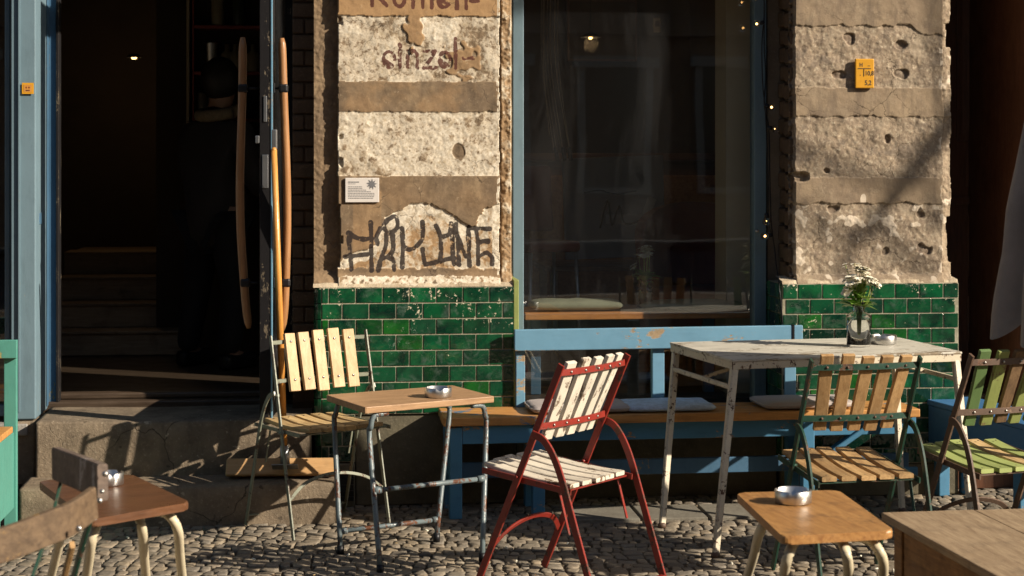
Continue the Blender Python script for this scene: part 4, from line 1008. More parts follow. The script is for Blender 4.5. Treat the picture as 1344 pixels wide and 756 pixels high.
# ------------------------------------------------------------------ flower jar on the white table
def jar(p, s, label, empt='flower_jar'):
    t = empty(empt, p, 0, label, 'vase')
    b = MB(); r = .052 * s; h = .145 * s
    b.lathe([(0, .0), (r * .9, 0), (r, .006), (r, h * .88), (r * .93, h * .97), (r * .5, h * 1.05), (r * .46, h * 1.12), (r * .46, h * 1.26), (r * .54, h * 1.30), (r * .54, h * 1.335), (r * .42, h * 1.335), (r * .40, h * 1.1), (r * .46, h * 1.0), (r * .90, h * .93), (r * .955, h * .86), (r * .955, .010), (r * .5, .018), (0, .024)], n=40)
    b.build('jar', M['clear'], t)
    b = MB(); b.lathe([(0, .026), (r * .5, .021), (r * .94, .012), (r * .945, h * .80), (0, h * .80)], n=32); b.build('water', M['water'], t)
    return t
pj = G(1127, 454.5, .77); jar(pj, 1.0, 'clear glass jar half full of water on the white table')
def bouquet(p, label, s=1.0, seed=1, petal='petal', sprig=True, n=22, leaves=True):
    rnd = random.Random(seed); t = empty('flowers', p, 0, label, 'flowers')
    b = MB(); H = .19 * s
    heads = []
    for i in range(n):
        a = rnd.uniform(0, 6.28); q = rnd.uniform(0, 1) ** .6; hx = .074 * q * math.cos(a) + .006; hy = .060 * q * math.sin(a); hz = H + .045 + .10 * (1 - q * q) + rnd.uniform(-.01, .018)
        heads.append(Vector((hx * s, hy * s, hz + .0)))
    for h_ in heads[::2]: b.tube(arc([(h_.x * .1, h_.y * .1, .05 * s), (h_.x * .2, h_.y * .2, H * .72), (h_.x * .7, h_.y * .7, H * 1.1), h_]), .0016 * s, 0, 6)
    b.tube([(0, 0, .045 * s), (.012 * s, 0, .16 * s)], .0045 * s, 0, 8)
    if sprig: b.tube(arc([(0, 0, H * .8), (-.02 * s, 0, H * 1.2), (-.035 * s, 0, H * 1.5), (-.058 * s, 0, H * 1.86)]), .0014 * s, 0, 6)
    b.build('stem', M['stem'], t)
    if leaves:
        b = MB()
        for k in range(26):
            a = k * 2.4; L = rnd.uniform(.08, .12) * s; el_ = rnd.uniform(.1, 1.1); w_ = L * .2
            dr = Vector((math.cos(a) * math.cos(el_), math.sin(a) * math.cos(el_), math.sin(el_))); sd = Vector((-math.sin(a), math.cos(a), 0))
            o_ = Vector((0, 0, H * rnd.uniform(.85, 1.15))); n_ = 6; pr = None
            for i in range(n_ + 1):
                f_ = i / n_; c_ = o_ + dr * L * f_ + Vector((0, 0, -.025 * s * f_ * f_)); ww = w_ * math.sin(math.pi * min(1, .08 + f_ * .92)) 
                row = [b.bm.verts.new(c_ - sd * ww + Vector((0, 0, ww * .4))), b.bm.verts.new(c_), b.bm.verts.new(c_ + sd * ww + Vector((0, 0, ww * .4)))]
                if pr:
                    for j in (0, 1): b.bm.faces.new((pr[j], pr[j + 1], row[j + 1], row[j]))
                pr = row
        b.build('leaves', M['leaf'], t, recalc=False)
    b = MB()
    def floret(c, R_, k=5):
        ax = (c - Vector((0, 0, H * .8))).normalized(); u_ = ax.orthogonal().normalized(); w_ = ax.cross(u_)
        for j in range(k):
            a = j * 2 * math.pi / k + rnd.random(); d_ = (u_ * math.cos(a) + w_ * math.sin(a)); s2 = ax.cross(d_); pr = None
            for i in range(5):
                f_ = i / 4; cc = c + d_ * R_ * f_ + ax * R_ * (.55 * f_ - .5 * f_ * f_); ww = R_ * .52 * math.sin(math.pi * (.12 + .8 * f_))
                row = [b.bm.verts.new(cc - s2 * ww + ax * R_ * .1), b.bm.verts.new(cc), b.bm.verts.new(cc + s2 * ww + ax * R_ * .1)]
                if pr:
                    for q in (0, 1): b.bm.faces.new((pr[q], pr[q + 1], row[q + 1], row[q]))
                pr = row
    for h_ in heads:
        for _ in range(3): floret(h_ + Vector((rnd.uniform(-.012, .012), rnd.uniform(-.012, .012), rnd.uniform(-.01, .012))) * s, rnd.uniform(.019, .028) * s)
    if sprig:
        for i in range(12):
            f_ = i / 11; c_ = Vector((-.020 * s - .038 * s * f_, 0, H * (1.2 + .68 * f_))); floret(c_ + Vector((rnd.uniform(-.008, .008), 0, 0)), .015 * s, 5)
    b.build('blossom', M[petal], t, recalc=False)
    return t
bouquet(pj, 'cream white blossoms with green leaves in the jar on the white table', 1.0, 4)

# ------------------------------------------------------------------ blue bench, cushions
BR = R(7.6)
Bo = Vector((.40, 8.08, 0)); rb = Matrix.Rotation(-BR, 2)
bl = lambda p: rb @ (Vector((p[0], p[1])) - Vector((Bo.x, Bo.y)))
t = empty('blue_bench', Bo, BR, 'long blue wooden bench with worn orange seat planks and a blue backrest along the window', 'bench')
xl = bl(G(582, 549, .45)).x; yf = bl(G(582, 549, .45)).y; xr = bl(G(1206, 536, .45)).x
yb_ = yf + .345
b = MB(); wd = (yb_ - yf) / 3
for k in range(3): b.b2((xl + .004 * k, yf + k * wd + .001, .412), (xr, yf + (k + 1) * wd - .003, .45 - .001 * k), .005)
b.build('seat', M['benchwood'], t)
lx2 = bl(G(708, 600, .3)).x; b = MB(); b.b2((xl + .086, yf + .022, .330), (lx2 - .001, yf + .044, .410), .003); b.build('apron', M['blue'], t)
b = MB(); b.b2((lx2 + .056, yf + .055, .330), (xr, yf + .077, .410), .003); b.build('apron', M['blue'], t)
b = MB(); b.b2((xl + .03, yb_ - .018, .33), (xr, yb_ - .004, .41), .003); b.build('apron', M['blue'], t)
b = MB(); b.b2((xl + .08, yf + .15, .155), (xr, yf + .175, .225), .003); b.build('lower_rail', M['blueshade'], t)  # darker blue paints in the shade below the seat
legx = [xl + .03, bl(G(708, 600, .3)).x - .0, bl(G(1086, 600, .3)).x]
for x in legx:
    for y in (yf + .02, yb_ - .08):
        b = MB(); b.b2((x, y - .0, .0), (x + .055, y + .055, .405), .004); b.build('leg', M['blue'], t)
    b = MB(); b.b2((x + .008, yf + .076, .17), (x + .045, yb_ - .082, .23), .003); b.build('stretcher', M['blue'], t)
# diagonal brace and low rail near the right legs
b = MB(); b.sweep([(legx[2] + .06, yf + .06, .20), (legx[2] + .30, yf + .06, .36)], .012, .028, (0, 1, 0)); b.b2((legx[2] + .056, yf + .03, .13), (xr, yf + .05, .18), .003); b.build('brace', M['blue'], t)
# backrest
yk = yb_ - .012
px_ = lambda x: bl(P(x, 440, 8.22 + (x - 672) * .00045)).x
x0, x1 = px_(674), px_(1052); zt0 = .808
b = MB(); b.box(((x0 + x1) / 2, yk - .034, zt0 - .049), (x1 - x0, .024, .098), Matrix.Rotation(R(-.15), 4, 'Y'), .004)
b.build('backrest', M['bluerail'], t)
b = MB(); xx = px_(1038); b.b2((xx, yk - .0495, zt0 - .105), (xx + .010, yk - .046, zt0 + .004)); b.b2((xx, yk - .0495, zt0 + .001), (xx + .010, yk - .018, zt0 + .0045)); b.build('strap', M['black'], t)
for xa, xb_ in ((677, 690), (856, 873), (1030, 1046)):
    b = MB(); b.b2((px_(xa), yk - .020, .30), (px_(xb_) - .004, yk + .020, zt0 - .03), .003); b.build('post', M['bluerail'], t)

def cushion(label, cx, cy, w_, d_, h_, rz, z, mat, pipe=None, name='seat_cushion', cat='cushion', group=None, seed=1, e=8.0, mats=None):
    t = empty(name, (cx, cy, z), rz, label, cat, group); n, m_ = 30, 24; b = MB(); bm = b.bm
    top = []; bot = []
    for j in range(m_ + 1):
        rt, rb_ = [], []
        for i in range(n + 1):
            a, c_ = 2 * i / n - 1, 2 * j / m_ - 1
            k = 1 - .10 * (abs(a * c_)) ** 8
            x, y = a * w_ / 2 * k, c_ * d_ / 2 * k
            hh = h_ / 2 * (max(0, 1 - abs(a) ** e) * max(0, 1 - abs(c_) ** e)) ** .35
            wv = .12 * h_ * noise.noise(Vector((a * 2.5, c_ * 2.5, seed)))
            rt.append(bm.verts.new((x, y, h_ / 2 + hh + wv * (hh > 0)))); rb_.append(bm.verts.new((x, y, h_ / 2 - hh * .9)))
        top.append(rt); bot.append(rb_)
    for j in range(m_):
        for i in range(n):
            bm.faces.new((top[j][i], top[j][i + 1], top[j + 1][i + 1], top[j + 1][i])).smooth = True
            bm.faces.new((bot[j][i], bot[j + 1][i], bot[j + 1][i + 1], bot[j][i + 1])).smooth = True
    bmesh.ops.remove_doubles(bm, verts=bm.verts, dist=.0003)
    b.build('cover', mat, t)
    if pipe:
        pth = []
        for k in range(61):
            th = 2 * math.pi * k / 60; cs, sn = math.cos(th), math.sin(th); q = 1 / (abs(cs) ** 9 + abs(sn) ** 9) ** (1 / 9)
            pth.append((cs * q * w_ / 2 * .985, sn * q * d_ / 2 * .985, h_ * .62))
        b = MB(); b.tube(pth, .0035, 0, 8); b.build('piping', pipe, t)
    return t
def on_bench(px, py, z=.452):
    q_ = Matrix.Rotation(BR, 2); c_ = Vector((0, 0))
    for i in range(400):
        w_ = q_ @ Vector((-1.6 + i * .01, yf + .175)); X_, Y_ = w_.x + Bo.x, w_.y + Bo.y
        if CX + X_ / Y_ * F >= px: break
    return Vector((X_, Y_, z))
p = on_bench(757, 532); cushion('mauve grey seat cushion on the blue bench, nearest the red chair', p.x, p.y, .46, .30, .035, BR, .452, M['cush'], M['cushpipe'], group='seat cushions on the blue bench', seed=2)
p = on_bench(873, 527); cushion('faded pale blue seat cushion on the blue bench beside the white table leg', p.x, p.y, .42, .30, .030, BR, .452, M['cushblue'], group='seat cushions on the blue bench', seed=5)
p = on_bench(1050, 517.5); cushion('mauve grey seat cushion on the blue bench under the white table', p.x, p.y, .44, .30, .034, BR + .02, .452, M['cush'], M['cushpipe'], group='seat cushions on the blue bench', seed=8)

# second blue bench running towards the viewer on the right
p0 = G(1212, 523, .45); p1 = G(1350, 558.5, .45); dr = (Vector(p1) - Vector(p0)); ln = 1.7; ry = math.atan2(dr.y, dr.x)
t = empty('blue_bench', (p0.x, p0.y, 0), ry, 'plain blue bench at the right edge running towards the viewer', 'bench')
b = MB(); b.b2((0, 0, .425), (ln, .26, .45), .004); b.build('seat', M['bluebench'], t)
b = MB(); b.b2((.006, .006, .245), (ln - .006, .03, .424), .003); b.b2((.006, .23, .245), (ln - .006, .254, .424), .003); b.b2((.0, .032, .245), (.024, .228, .424), .003); b.build('apron', M['bluebench'], t)
for x in (.03, ln * .42, ln - .09):
    for y in (.034, .17):
        b = MB(); b.b2((x, y, 0), (x + .06, y + .055, .424), .004); b.build('leg', M['blue'], t)

# wooden box table at the lower right
p0 = G(1156, 672.5, .45); p1 = G(1300, 752, .45); an = math.atan2(p0.y - p1.y, p0.x - p1.x) - math.pi / 2
t = empty('wooden_box_table', (p0.x, p0.y, 0), an, 'weathered wooden box table made of planks in the lower right corner', 'table')
w_, d_ = .95, 1.35
b = MB(); nb_ = 3
for k in range(nb_): b.b2((k * w_ / nb_ + .002, -d_, .424), ((k + 1) * w_ / nb_ - .002, 0, .45 - .0015 * (k % 2)), .003)
b.build('tabletop', M['box'], t)
b = MB(); b.b2((.035, -d_ + .04, .215), (.055, -.110, .422), .003); b.b2((.035, -d_ + .04, .02), (.055, -.110, .208), .003)
b.b2((.035, -.060, .02), (w_ - .035, -.04, .422), .003); b.b2((w_ - .055, -d_ + .04, .02), (w_ - .035, -.062, .422), .003); b.b2((.057, -d_ + .04, .02), (w_ - .057, -d_ + .06, .422), .003)
b.build('side_board', M['boxside'], t)
for x in (.028, w_ - .10):
    for y in (-.108, -d_ + .05):
        b = MB(); b.b2((x, y - .0, 0), (x + .07, y + .066, .423), .004); b.build('leg', M['boxside'], t)

# ------------------------------------------------------------------ teal bench at the left edge
p = P(21.5, 450, 7.62); t = empty('teal_bench', (p.x, 7.62, 0), R(5), 'teal green bench with a worn orange seat plank cut off at the left edge', 'bench')
z_ = lambda y: CH - (y - HY) * 7.62 / F
b = MB(); b.b2((-1.6, -.012, z_(470)), (.004, .012, z_(446)), .003); b.build('backrest', M['teal'], t)
b = MB(); b.b2((-.055, .013, 0), (-.002, .045, z_(447)), .003); b.build('post', M['teal'], t)
b = MB(); b.b2((-1.6, .013, 0), (-1.55, .045, z_(447)), .003); b.build('post', M['teal'], t)
b = MB(); b.b2((-1.6, -.36, .425), (-.012, -.012, .452), .004); b.build('seat', M['benchwood'], t)
b = MB(); b.b2((-.050, -.35, 0), (-.008, -.30, .424), .003); b.build('leg', M['teal'], t)
b = MB(); b.b2((-.046, -.298, .10), (-.012, .012, .424), .003); b.build('side_panel', M['teal'], t)
b = MB(); b.b2((-1.58, -.35, 0), (-1.54, -.30, .424), .003); b.build('leg', M['teal'], t)
b = MB(); b.b2((-1.54, -.34, .34), (-.052, -.32, .424), .003); b.build('apron', M['teal'], t)

# ------------------------------------------------------------------ broom
p0, p1 = P(359.5, 197, 7.70), P(373.5, 598, 7.90)
hd = P(370, 612, 7.93)
t = empty('broom', (hd.x, hd.y, .175), R(3), 'wide push broom with an orange handle leaning on the open door', 'broom')
inv = t.matrix_basis.copy() if False else (Matrix.Translation((hd.x, hd.y, .175)) @ Matrix.Rotation(R(3), 4, 'Z')).inverted()
b = MB(); b.tube([inv @ p1, inv @ p0.lerp(p1, .5), inv @ p0], .0145, 0, 14, [1, 1, .9]); b.ball(inv @ p0, .0128); b.build('handle', M['broomwood'], t)
b = MB(); b.tube([inv @ P(374.5, 612, 7.91), inv @ p1.lerp(p0, .035)], .0185, 0, 14, [1.15, 1]); b.box(inv @ P(374, 612.5, 7.88), (.115, .05, .006), Matrix.Rotation(R(-32), 4, 'X'), .002); b.build('ferrule', M['galv'], t)
hw_ = .252; a_ = P(297, 615, 7.93); hl_ = (inv @ P(443, 615, 7.95)).x; hlx = (inv @ a_).x
b = MB(); b.box(((hlx + hl_) / 2, 0, .048), (hl_ - hlx, .085, .022), Matrix.Rotation(R(50), 4, 'X'), .008, 0, 3); b.build('head', M['broomhead'], t)
b = MB(); rnd = random.Random(4)
for i in range(420):
    x = rnd.uniform(hlx + .01, hl_ - .01); k_ = rnd.uniform(-.030, .030); y = .010 + k_ * .64; z = .040 + k_ * .77; b.sweep([(x, y, z), (x + rnd.uniform(-.006, .006), y + .035 + rnd.uniform(-.005, .005), max(.001, z - .045))], .0014, .0014)
b.build('bristles', M['red_plastic'], t)

# ------------------------------------------------------------------ signs on the wall
def on_wall(px, py, v): u, z = W(px, py, v); return MW @ Vector((u, v, z))
q = on_wall(1134.5, 96.5, -.020); t = empty('hydrant_sign', q, TH, 'small yellow hydrant sign reading H 10,8 5,2 on the right pillar', 'sign')
s_ = 1 / 277.0
b = MB(); b.box((0, 0, 0), (.091, .014, .139), None, .004); b.build('plate', M['yellow'], t)
b = MB(); b.b2((-.02, .007, -.04), (.02, .045, .04)); b.build('bracket', M['galv'], t)
fr = -.0075; ro = (R(90), 0, 0)
for body, x, z, sz in (('H', -.018, .040, .026), ('10,8', .022, .000, .030), ('5,2', .016, -.045, .032), ('\u2013', .020, .037, .026), ('\u00b7', -.022, -.010, .03)):
    text_mesh(body, sz, 'lettering', M['ink'], t, (x, fr, z), ro, .85, .0004)
b = MB(); b.b2((-.034, fr - .0008, .0215), (.030, fr, .0245)); b.b2((-.006, fr - .0008, -.014), (-.003, fr, .0215)); b.build('line', M['ink'], t)
q = on_wall(475.3, 249.5, -.0165); t = empty('plaque', q, TH, 'small white printed plaque with a grey star on the left pillar', 'sign')
b = MB(); b.box((0, 0, 0), (.155, .008, .112), None, .002); b.build('plate', M['plaque'], t)
b = MB(); bm = b.bm; c_ = (.044, -.0052, .027); ring = []
for k in range(18):
    rr = .025 if k % 2 == 0 else .0125; a = k * math.pi / 9 + .1; ring.append(bm.verts.new((c_[0] + rr * math.cos(a), c_[1], c_[2] + rr * math.sin(a))))
ring2 = [bm.verts.new((v_.co.x, v_.co.y + .0012, v_.co.z)) for v_ in ring]; bm.faces.new(ring)
for k in range(18): bm.faces.new((ring[k], ring2[k], ring2[(k + 1) % 18], ring[(k + 1) % 18]))
b.build('star', M['plaqueink'], t)
b = MB(); rnd = random.Random(2)
def wl_(x0, x1, z, h_):
    x = x0
    while x < x1:
        L = min(rnd.uniform(.004, .012), x1 - x); b.b2((x, -.0049, z), (x + L, -.0038, z + h_)); x += L + .0022
wl_(-.064, -.014, .035, .0042); wl_(-.064, -.030, .028, .002)
for k, xe in enumerate((0, .002, .018, .040, .056, .058, .054, .050)): wl_(-.064, xe, .014 - k * .0075, .0026)
b.build('print', M['plaqueink'], t)
q = on_wall(36.5, 116, -.008); t = empty('sticker', q, TH, 'tiny yellow square sticker on the blue door post', 'sticker')
b = MB(); b.box((0, 0, 0), (.052, .002, .050), None, .0006); b.build('sheet', M['yellow'], t)
b = MB(); b.box((0, -.0012, 0), (.036, .001, .034)); b.build('print', M['broomwood'], t)
b = MB(); b.box((-.006, -.0021, .004), (.005, .0008, .007)); b.box((.006, -.0021, .004), (.005, .0008, .007)); b.box((0, -.0021, -.009), (.018, .0008, .004)); b.build('print', M['red'], t)

# ------------------------------------------------------------------ string light beside the window
V_ = .16
t = empty('string_light', on_wall(1008, 300, V_), 0, 'string of small bulbs on a black cable beside the window frame', 'string light'); iv = Matrix.Translation(t.location).inverted()
ow = lambda x, y, v=V_: iv @ on_wall(x, y, v)
b = MB(); b.tube(arc([ow(1002, -60), ow(1003, 10), ow(1003, 60), ow(1005, 100), ow(1003, 137), ow(1009, 168), ow(1010, 215), ow(1011, 260), ow(1012, 290), ow(1014, 308), ow(1017, 330), ow(1019, 350, .1), ow(1022, 366, .02), ow(1023, 380, -.05), ow(1026, 408, -.055), ow(1027, 425, -.055)], 5), .0032, 0, 8)
b.tube(arc([ow(1003, 20), ow(1000, 60), ow(1001, 110), ow(1004, 140), ow(1006, 175), ow(1008, 230), ow(1009, 290), ow(1013, 309)], 5), .0028, 0, 8); b.build('cable', M['black'], t)
for x, y, lit, dx_ in ((1003, 29, 1, -7), (1001, -6, 1, -6), (1003, 138, 1, 6), (1007, 167, 0, 8), (1006, 280, 0, 0), (1014, 308, 1, -9)):
    d_ = Vector((dx_ * .0036, 0, -.006 if dx_ else -.03)); b = MB(); p = ow(x, y, V_ - .01); q = p + d_.normalized() * .022
    b.tube([p, q], .0105, 0, 12); sk = b.build('socket', M['black'], t)
    b = MB(); b.ball(q + d_.normalized() * .017, .0195, 0); bu = b.build('bulb', M['bulb'], t)
    b = MB(); b.ball(q + d_.normalized() * .015, .0046 if lit else .002, 0); b.build('filament', M['lit'], bu)

# ------------------------------------------------------------------ folded parasol at the right edge
pc = P(1391, 445, 6.90); t = empty('parasol', (pc.x, pc.y, 0), 0, 'closed dark grey fabric parasol hanging into the picture at the right edge', 'parasol')
zb_ = CH - (445 - HY) * 6.90 / F; zt_ = 2.06; b = MB(); bm = b.bm; rows = []
for j in range(15):
    f_ = j / 14; z = zb_ + (zt_ - zb_) * f_; r0 = .235 * (1 - f_) ** .6 + .035; row = []
    for k in range(96):
        a = 2 * math.pi * k / 96; fo = abs(math.cos(4 * a + .35 * math.sin(3 * f_))); rr = r0 * (.60 + .40 * fo ** 1.3) * (1 + .05 * noise.noise(Vector((math.cos(a) * 3, math.sin(a) * 3, f_ * 6)))); dz = (.10 * (1 - fo) + .02 * math.sin(3 * a)) * (1 - f_) ** 3
        row.append(bm.verts.new((rr * math.cos(a + .25 * f_), rr * math.sin(a + .25 * f_), z + dz)))
    rows.append(row)
for j in range(14):
    for k in range(96): bm.faces.new((rows[j][k], rows[j][(k + 1) % 96], rows[j + 1][(k + 1) % 96], rows[j + 1][k])).smooth = True
bm.faces.new(rows[-1]); b.build('canopy', M['canopy'], t)
b = MB(); b.tube([(0, 0, .05), (0, 0, 2.10)], .022, 0, 14); b.build('pole', M['black'], t)
b = MB(); b.b2((-.2, -.2, 0), (.2, .2, .06), .01); b.build('base', M['kerb'], t)
# dry leaves, crumbs and cigarette ends lying on the paving
b = MB(); rnd = random.Random(21)
for i in range(260):
    x, y = rnd.uniform(-2.4, 2.6), rnd.uniform(6.4, 8.2); s_ = rnd.uniform(.003, .011); a = rnd.uniform(0, 6.28)
    if y > 7.7 and x < -.8: continue
    q = [b.bm.verts.new((x + s_ * math.cos(a + k * 1.57) * (1 if k % 2 else .55), y + s_ * math.sin(a + k * 1.57) * (1 if k % 2 else .55), .006 + rnd.uniform(0, .004))) for k in range(4)]
    f = b.bm.faces.new(q); f.material_index = rnd.choice((0, 0, 1))
for i in range(14):
    x, y = rnd.uniform(-1.6, 1.6), rnd.uniform(6.8, 7.7); a = rnd.uniform(0, 3.14); b.tube([(x, y, .008), (x + .022 * math.cos(a), y + .022 * math.sin(a), .009)], .0036, 2, 6)
tag(b.build('litter', [M['brownslat'], M['paleseat'], M['petal']], recalc=False), kind='stuff')
# ------------------------------------------------------------------ things indoors, seen through the glass and the door
def iw(px, py, v): u, z = W(px, py, v); return MW @ Vector((u, v, z))
def things_at(px, py, v, name, label, cat, group=None):
    return empty(name, iw(px, py, v), TH, label, cat, group)
# counter in the window
q = iw(838, 412, .55); t = empty('window_counter', q, TH, 'orange-brown wooden counter behind the shop window glass', 'counter')
zc = wz(690, 411, .36); ua, ub = wu(689, .36), wu(988, .36)
b = MB(); c0 = W(838, 412, .55)
b.b2((ua - c0[0], .36 - .55, zc - .035 - q.z), (ub - c0[0] + .1, .75 - .55, zc - q.z), .004); b.build('top', M['sill'], t)
for x in (ua + .05, ub - .2):
    b = MB(); b.b2((x - c0[0], .0, .42 - q.z), (x - c0[0] + .05, .05, zc - .036 - q.z), .003); b.build('leg', M['blueshade'], t)
for px, w_, lab, sd in ((755, .46, 'long grey-green cushion lying left on the window counter', 3), (905, .52, 'flat grey-green cushion lying right on the window counter', 6)):
    c_ = MW @ Vector((wu(px, .5), .50, 0)); cushion(lab, c_.x, c_.y, w_, .22, .055 if px < 800 else .045, TH, zc + .001, M['cushgreen'], None, 'counter_cushion', 'cushion', 'cushions on the window counter', sd, 4.0)
c_ = MW @ Vector((wu(846, .50), .50, zc + .002)); jar(c_, .78, 'small glass jar standing on the counter behind the window'); bouquet(c_, 'small whitish flowers in the jar behind the shop window', .80, 9, 'petal2', False, 14)
# grey screen on a table
q = iw(806, 272, 2.2); t = empty('screen', q, TH + .05, 'large dim grey screen with pale scribbles inside the shop', 'screen')
s_ = 10.3 / F
b = MB(); b.box((0, 0, 0), (138 * s_, .03, 136 * s_), Matrix.Rotation(R(-2), 4, 'Y'), .006); b.build('panel', M['screen'], t)
b = MB()
for (x, y, w__, h__, a) in ((14, -10, 52, 13, 0), (30, -12, 30, 10, 4), (46, -2, 12, 34, 20)): b.box((x * s_, -.017, y * s_ * 1.6), (w__ * s_, .003, h__ * s_), Matrix.Rotation(R(a), 4, 'Y'), .001)
b.build('lettering', M['screenblot'], t)
b = MB(); b.tube(arc([(-20 * s_, -.02, -28 * s_), (-10 * s_, -.02, 10 * s_), (-4 * s_, -.02, -24 * s_), (6 * s_, -.02, 2 * s_), (14 * s_, -.02, -22 * s_), (40 * s_, -.02, -16 * s_)]), .006, 0, 6)
b.tube(arc([(-42 * s_, -.02, 20 * s_), (-20 * s_, -.02, 23 * s_), (0, -.02, 18 * s_), (30 * s_, -.02, 22 * s_)]), .004, 0, 6); b.build('scribble', M['ink'], t)
q = iw(800, 345, 2.1); t = empty('interior_table', (q.x, q.y, .42), TH, 'dark wooden table under the grey screen inside the shop', 'table')
hz_ = q.z - .42
b = MB(); b.b2((-.42, -.3, hz_ - .03), (.42, .3, hz_), .004); b.build('tabletop', M['redbrown'], t)
for x in (-.38, .34):
    for y in (-.27, .23): b = MB(); b.b2((x, y, 0), (x + .04, y + .04, hz_ - .03), .003); b.build('leg', M['instair'], t)
# upholstered chair, left in the window
q = iw(712, 320, 1.3); t = empty('interior_chair', (q.x, q.y, .42), TH + .3, 'dark red upholstered high chair inside the window on the left', 'chair')
b = MB(); b.box((0, .17, .95 - .0), (.26, .035, .36), Matrix.Rotation(R(-8), 4, 'X'), .015, 0, 3); b.build('backrest', M['chairred'], t)
b = MB(); b.box((0, 0, .70), (.30, .34, .06), None, .02, 0, 3); b.build('seat', M['chairred'], t)
for x in (-.13, .13):
    for y in (-.14, .14): b = MB(); b.tube([(x, y, .68), (x * 1.2, y * 1.2, 0)], .010); b.build('leg', M['galv'], t)
b = MB(); b.ball((-.17, .10, .92), .09, 0, (1, .5, 1.6), 3); tag_o = b.build('draped_cloth', M['cushgreen'], t)
# thin cords / hanging lamp cables on the left of the window
q = iw(725, 120, 1.0); t = empty('hanging_cords', q, TH, 'bundle of thin pale cords hanging inside the left of the window', 'cords'); s_ = 9.2 / F
b = MB()
for x0, x1, y1 in ((-14, 2, 78), (-10, 6, 84), (-6, 9, 70), (-2, 14, 80), (4, 22, 74), (-12, -4, 60), (8, 24, 82)): b.tube(arc([(x0 * s_, 0, 150 * s_), (x0 * s_ * 1.0, 0, 40 * s_), (x1 * s_, 0, -y1 * s_)]), .0025, 0, 6)
b.build('cord', M['instair'], t)
b = MB()
for x1 in (4, 14, 22): b.tube([(x1 * s_, 0, -74 * s_), ((x1 + 3) * s_, 0, -92 * s_)], .011, 0, 8)
b.build('weight', M['black'], t)
# pendant lamp far inside
q = iw(775, 47, 3.2); t = empty('pendant_lamp', q, 0, 'small lit pendant lamp hanging deep inside the shop', 'lamp')
b = MB(); b.lathe([(0, .03), (.02, .028), (.07, -.01), (.066, -.012), (0, .02)], n=20); b.build('shade', M['black'], t); b = MB(); b.ball((0, 0, -.012), .012); b.build('bulb', M['lit'], t); b = MB(); b.tube([(0, 0, .03), (0, 0, .8)], .003); b.build('cable', M['black'], t)
# pictures on the back wall
q = iw(790, 40, 4.35); t = empty('framed_picture', q, TH, 'wide framed picture high on the back wall of the shop', 'picture'); s_ = 12.3 / F
b = MB(); b.box((0, 0, 0), (96 * s_, .03, 84 * s_), None, .004); b.build('frame', M['brown_door'], t); b = MB(); b.box((0, -.018, 0), (90 * s_, .008, 78 * s_)); b.build('sheet', M['inwall'], t)
q = iw(862, 33, 4.35); t = empty('framed_picture', q, TH, 'small pale framed picture beside the wide one inside the shop', 'picture')
b = MB(); b.box((0, 0, 0), (10 * s_, .03, 20 * s_), None, .004); b.build('frame', M['inwall2'], t); b = MB(); b.box((0, -.018, .01), (6 * s_, .008, 8 * s_)); b.build('sheet', M['brown_door'], t)
# brown cabinet behind
q = iw(880, 400, 3.9); t = empty('cabinet', (q.x, q.y, .42), TH, 'tall brown wooden cabinet at the back of the shop', 'cabinet')
b = MB(); b.b2((-1.1, -.2, 0), (.5, .3, 1.15), .01); b.b2((-1.15, -.24, 1.15), (.55, .3, 1.20), .006); b.build('carcass', M['redbrown'], t)
b = MB(); b.b2((-1.0, -.215, .1), (-.3, -.2, 1.05), .006); b.b2((-.25, -.215, .1), (.42, -.2, 1.05), .006); b.build('door', M['orange'], t)

# ---- seen through the open door: wall shelf with bottles, glasses and a shaker
q = iw(300, 180, 2.35); t = empty('wall_shelf', q, TH, 'dark red wall shelf with three boards behind the open door', 'shelf'); s_ = 10.6 / F
shelf_z = {}
for py in (35, 95, 156, 215): z = (180 - py) * s_; b = MB(); b.b2((-44 * s_, -.02, z - .02), (60 * s_, .14, z), .003); shelf_z[py] = q.z + z; b.build('board', M['shelf'], t)
b = MB(); b.b2((-46 * s_, -.02, -.75), (-44.2 * s_, .14, 1.0), .002); b.build('side_panel', M['shelf'], t)
def vessel(px, py, prof, mat, name, label, cat, group=None):
    u = wu(px, 2.38); c_ = MW @ Vector((u, 2.38 - .0, 0)); o_ = None
    b = MB(); b.lathe(prof, n=18); o_ = b.build(name, mat); o_.location = (c_.x, c_.y, shelf_z[py] + .001); tag(o_, label, cat, group)
bot = [(0, 0), (.036, 0), (.038, .01), (.038, .15), (.03, .175), (.014, .20), (.013, .26), (0, .26)]
M['btl'] = plain('dark_bottle_glass', (.05, .06, .04), .12, 0, .1); M['btlp'] = plain('pale_bottle', (.30, .27, .18), .3, 0, .2); M['glassw'] = plain('dusty_drinking_glass', (.22, .21, .18), .15, 0, .1)
vessel(286, 35, bot, M['btlp'], 'bottle', 'pale bottle on the top board of the wall shelf', 'bottle', 'bottles on the wall shelf')
vessel(313, 35, bot, M['btl'], 'bottle', 'dark bottle on the top board of the wall shelf', 'bottle', 'bottles on the wall shelf')
for px, lb in ((298, 'greenish bottle beside the shaker on the wall shelf'), (309, 'second greenish bottle from the shaker on the wall shelf'), (332, 'bottle at the far right of the shaker board')):
    vessel(px, 95, [(r_, z * .62) for r_, z in bot], M['btlp'], 'bottle', lb, 'bottle', 'bottles on the wall shelf')
vessel(277, 95, [(0, 0), (.026, 0), (.028, .004), (.040, .165), (.041, .17), (.036, .17), (.024, .01), (0, .01)], M['alu'], 'cocktail_shaker', 'shiny steel cocktail shaker on the wall shelf', 'shaker')
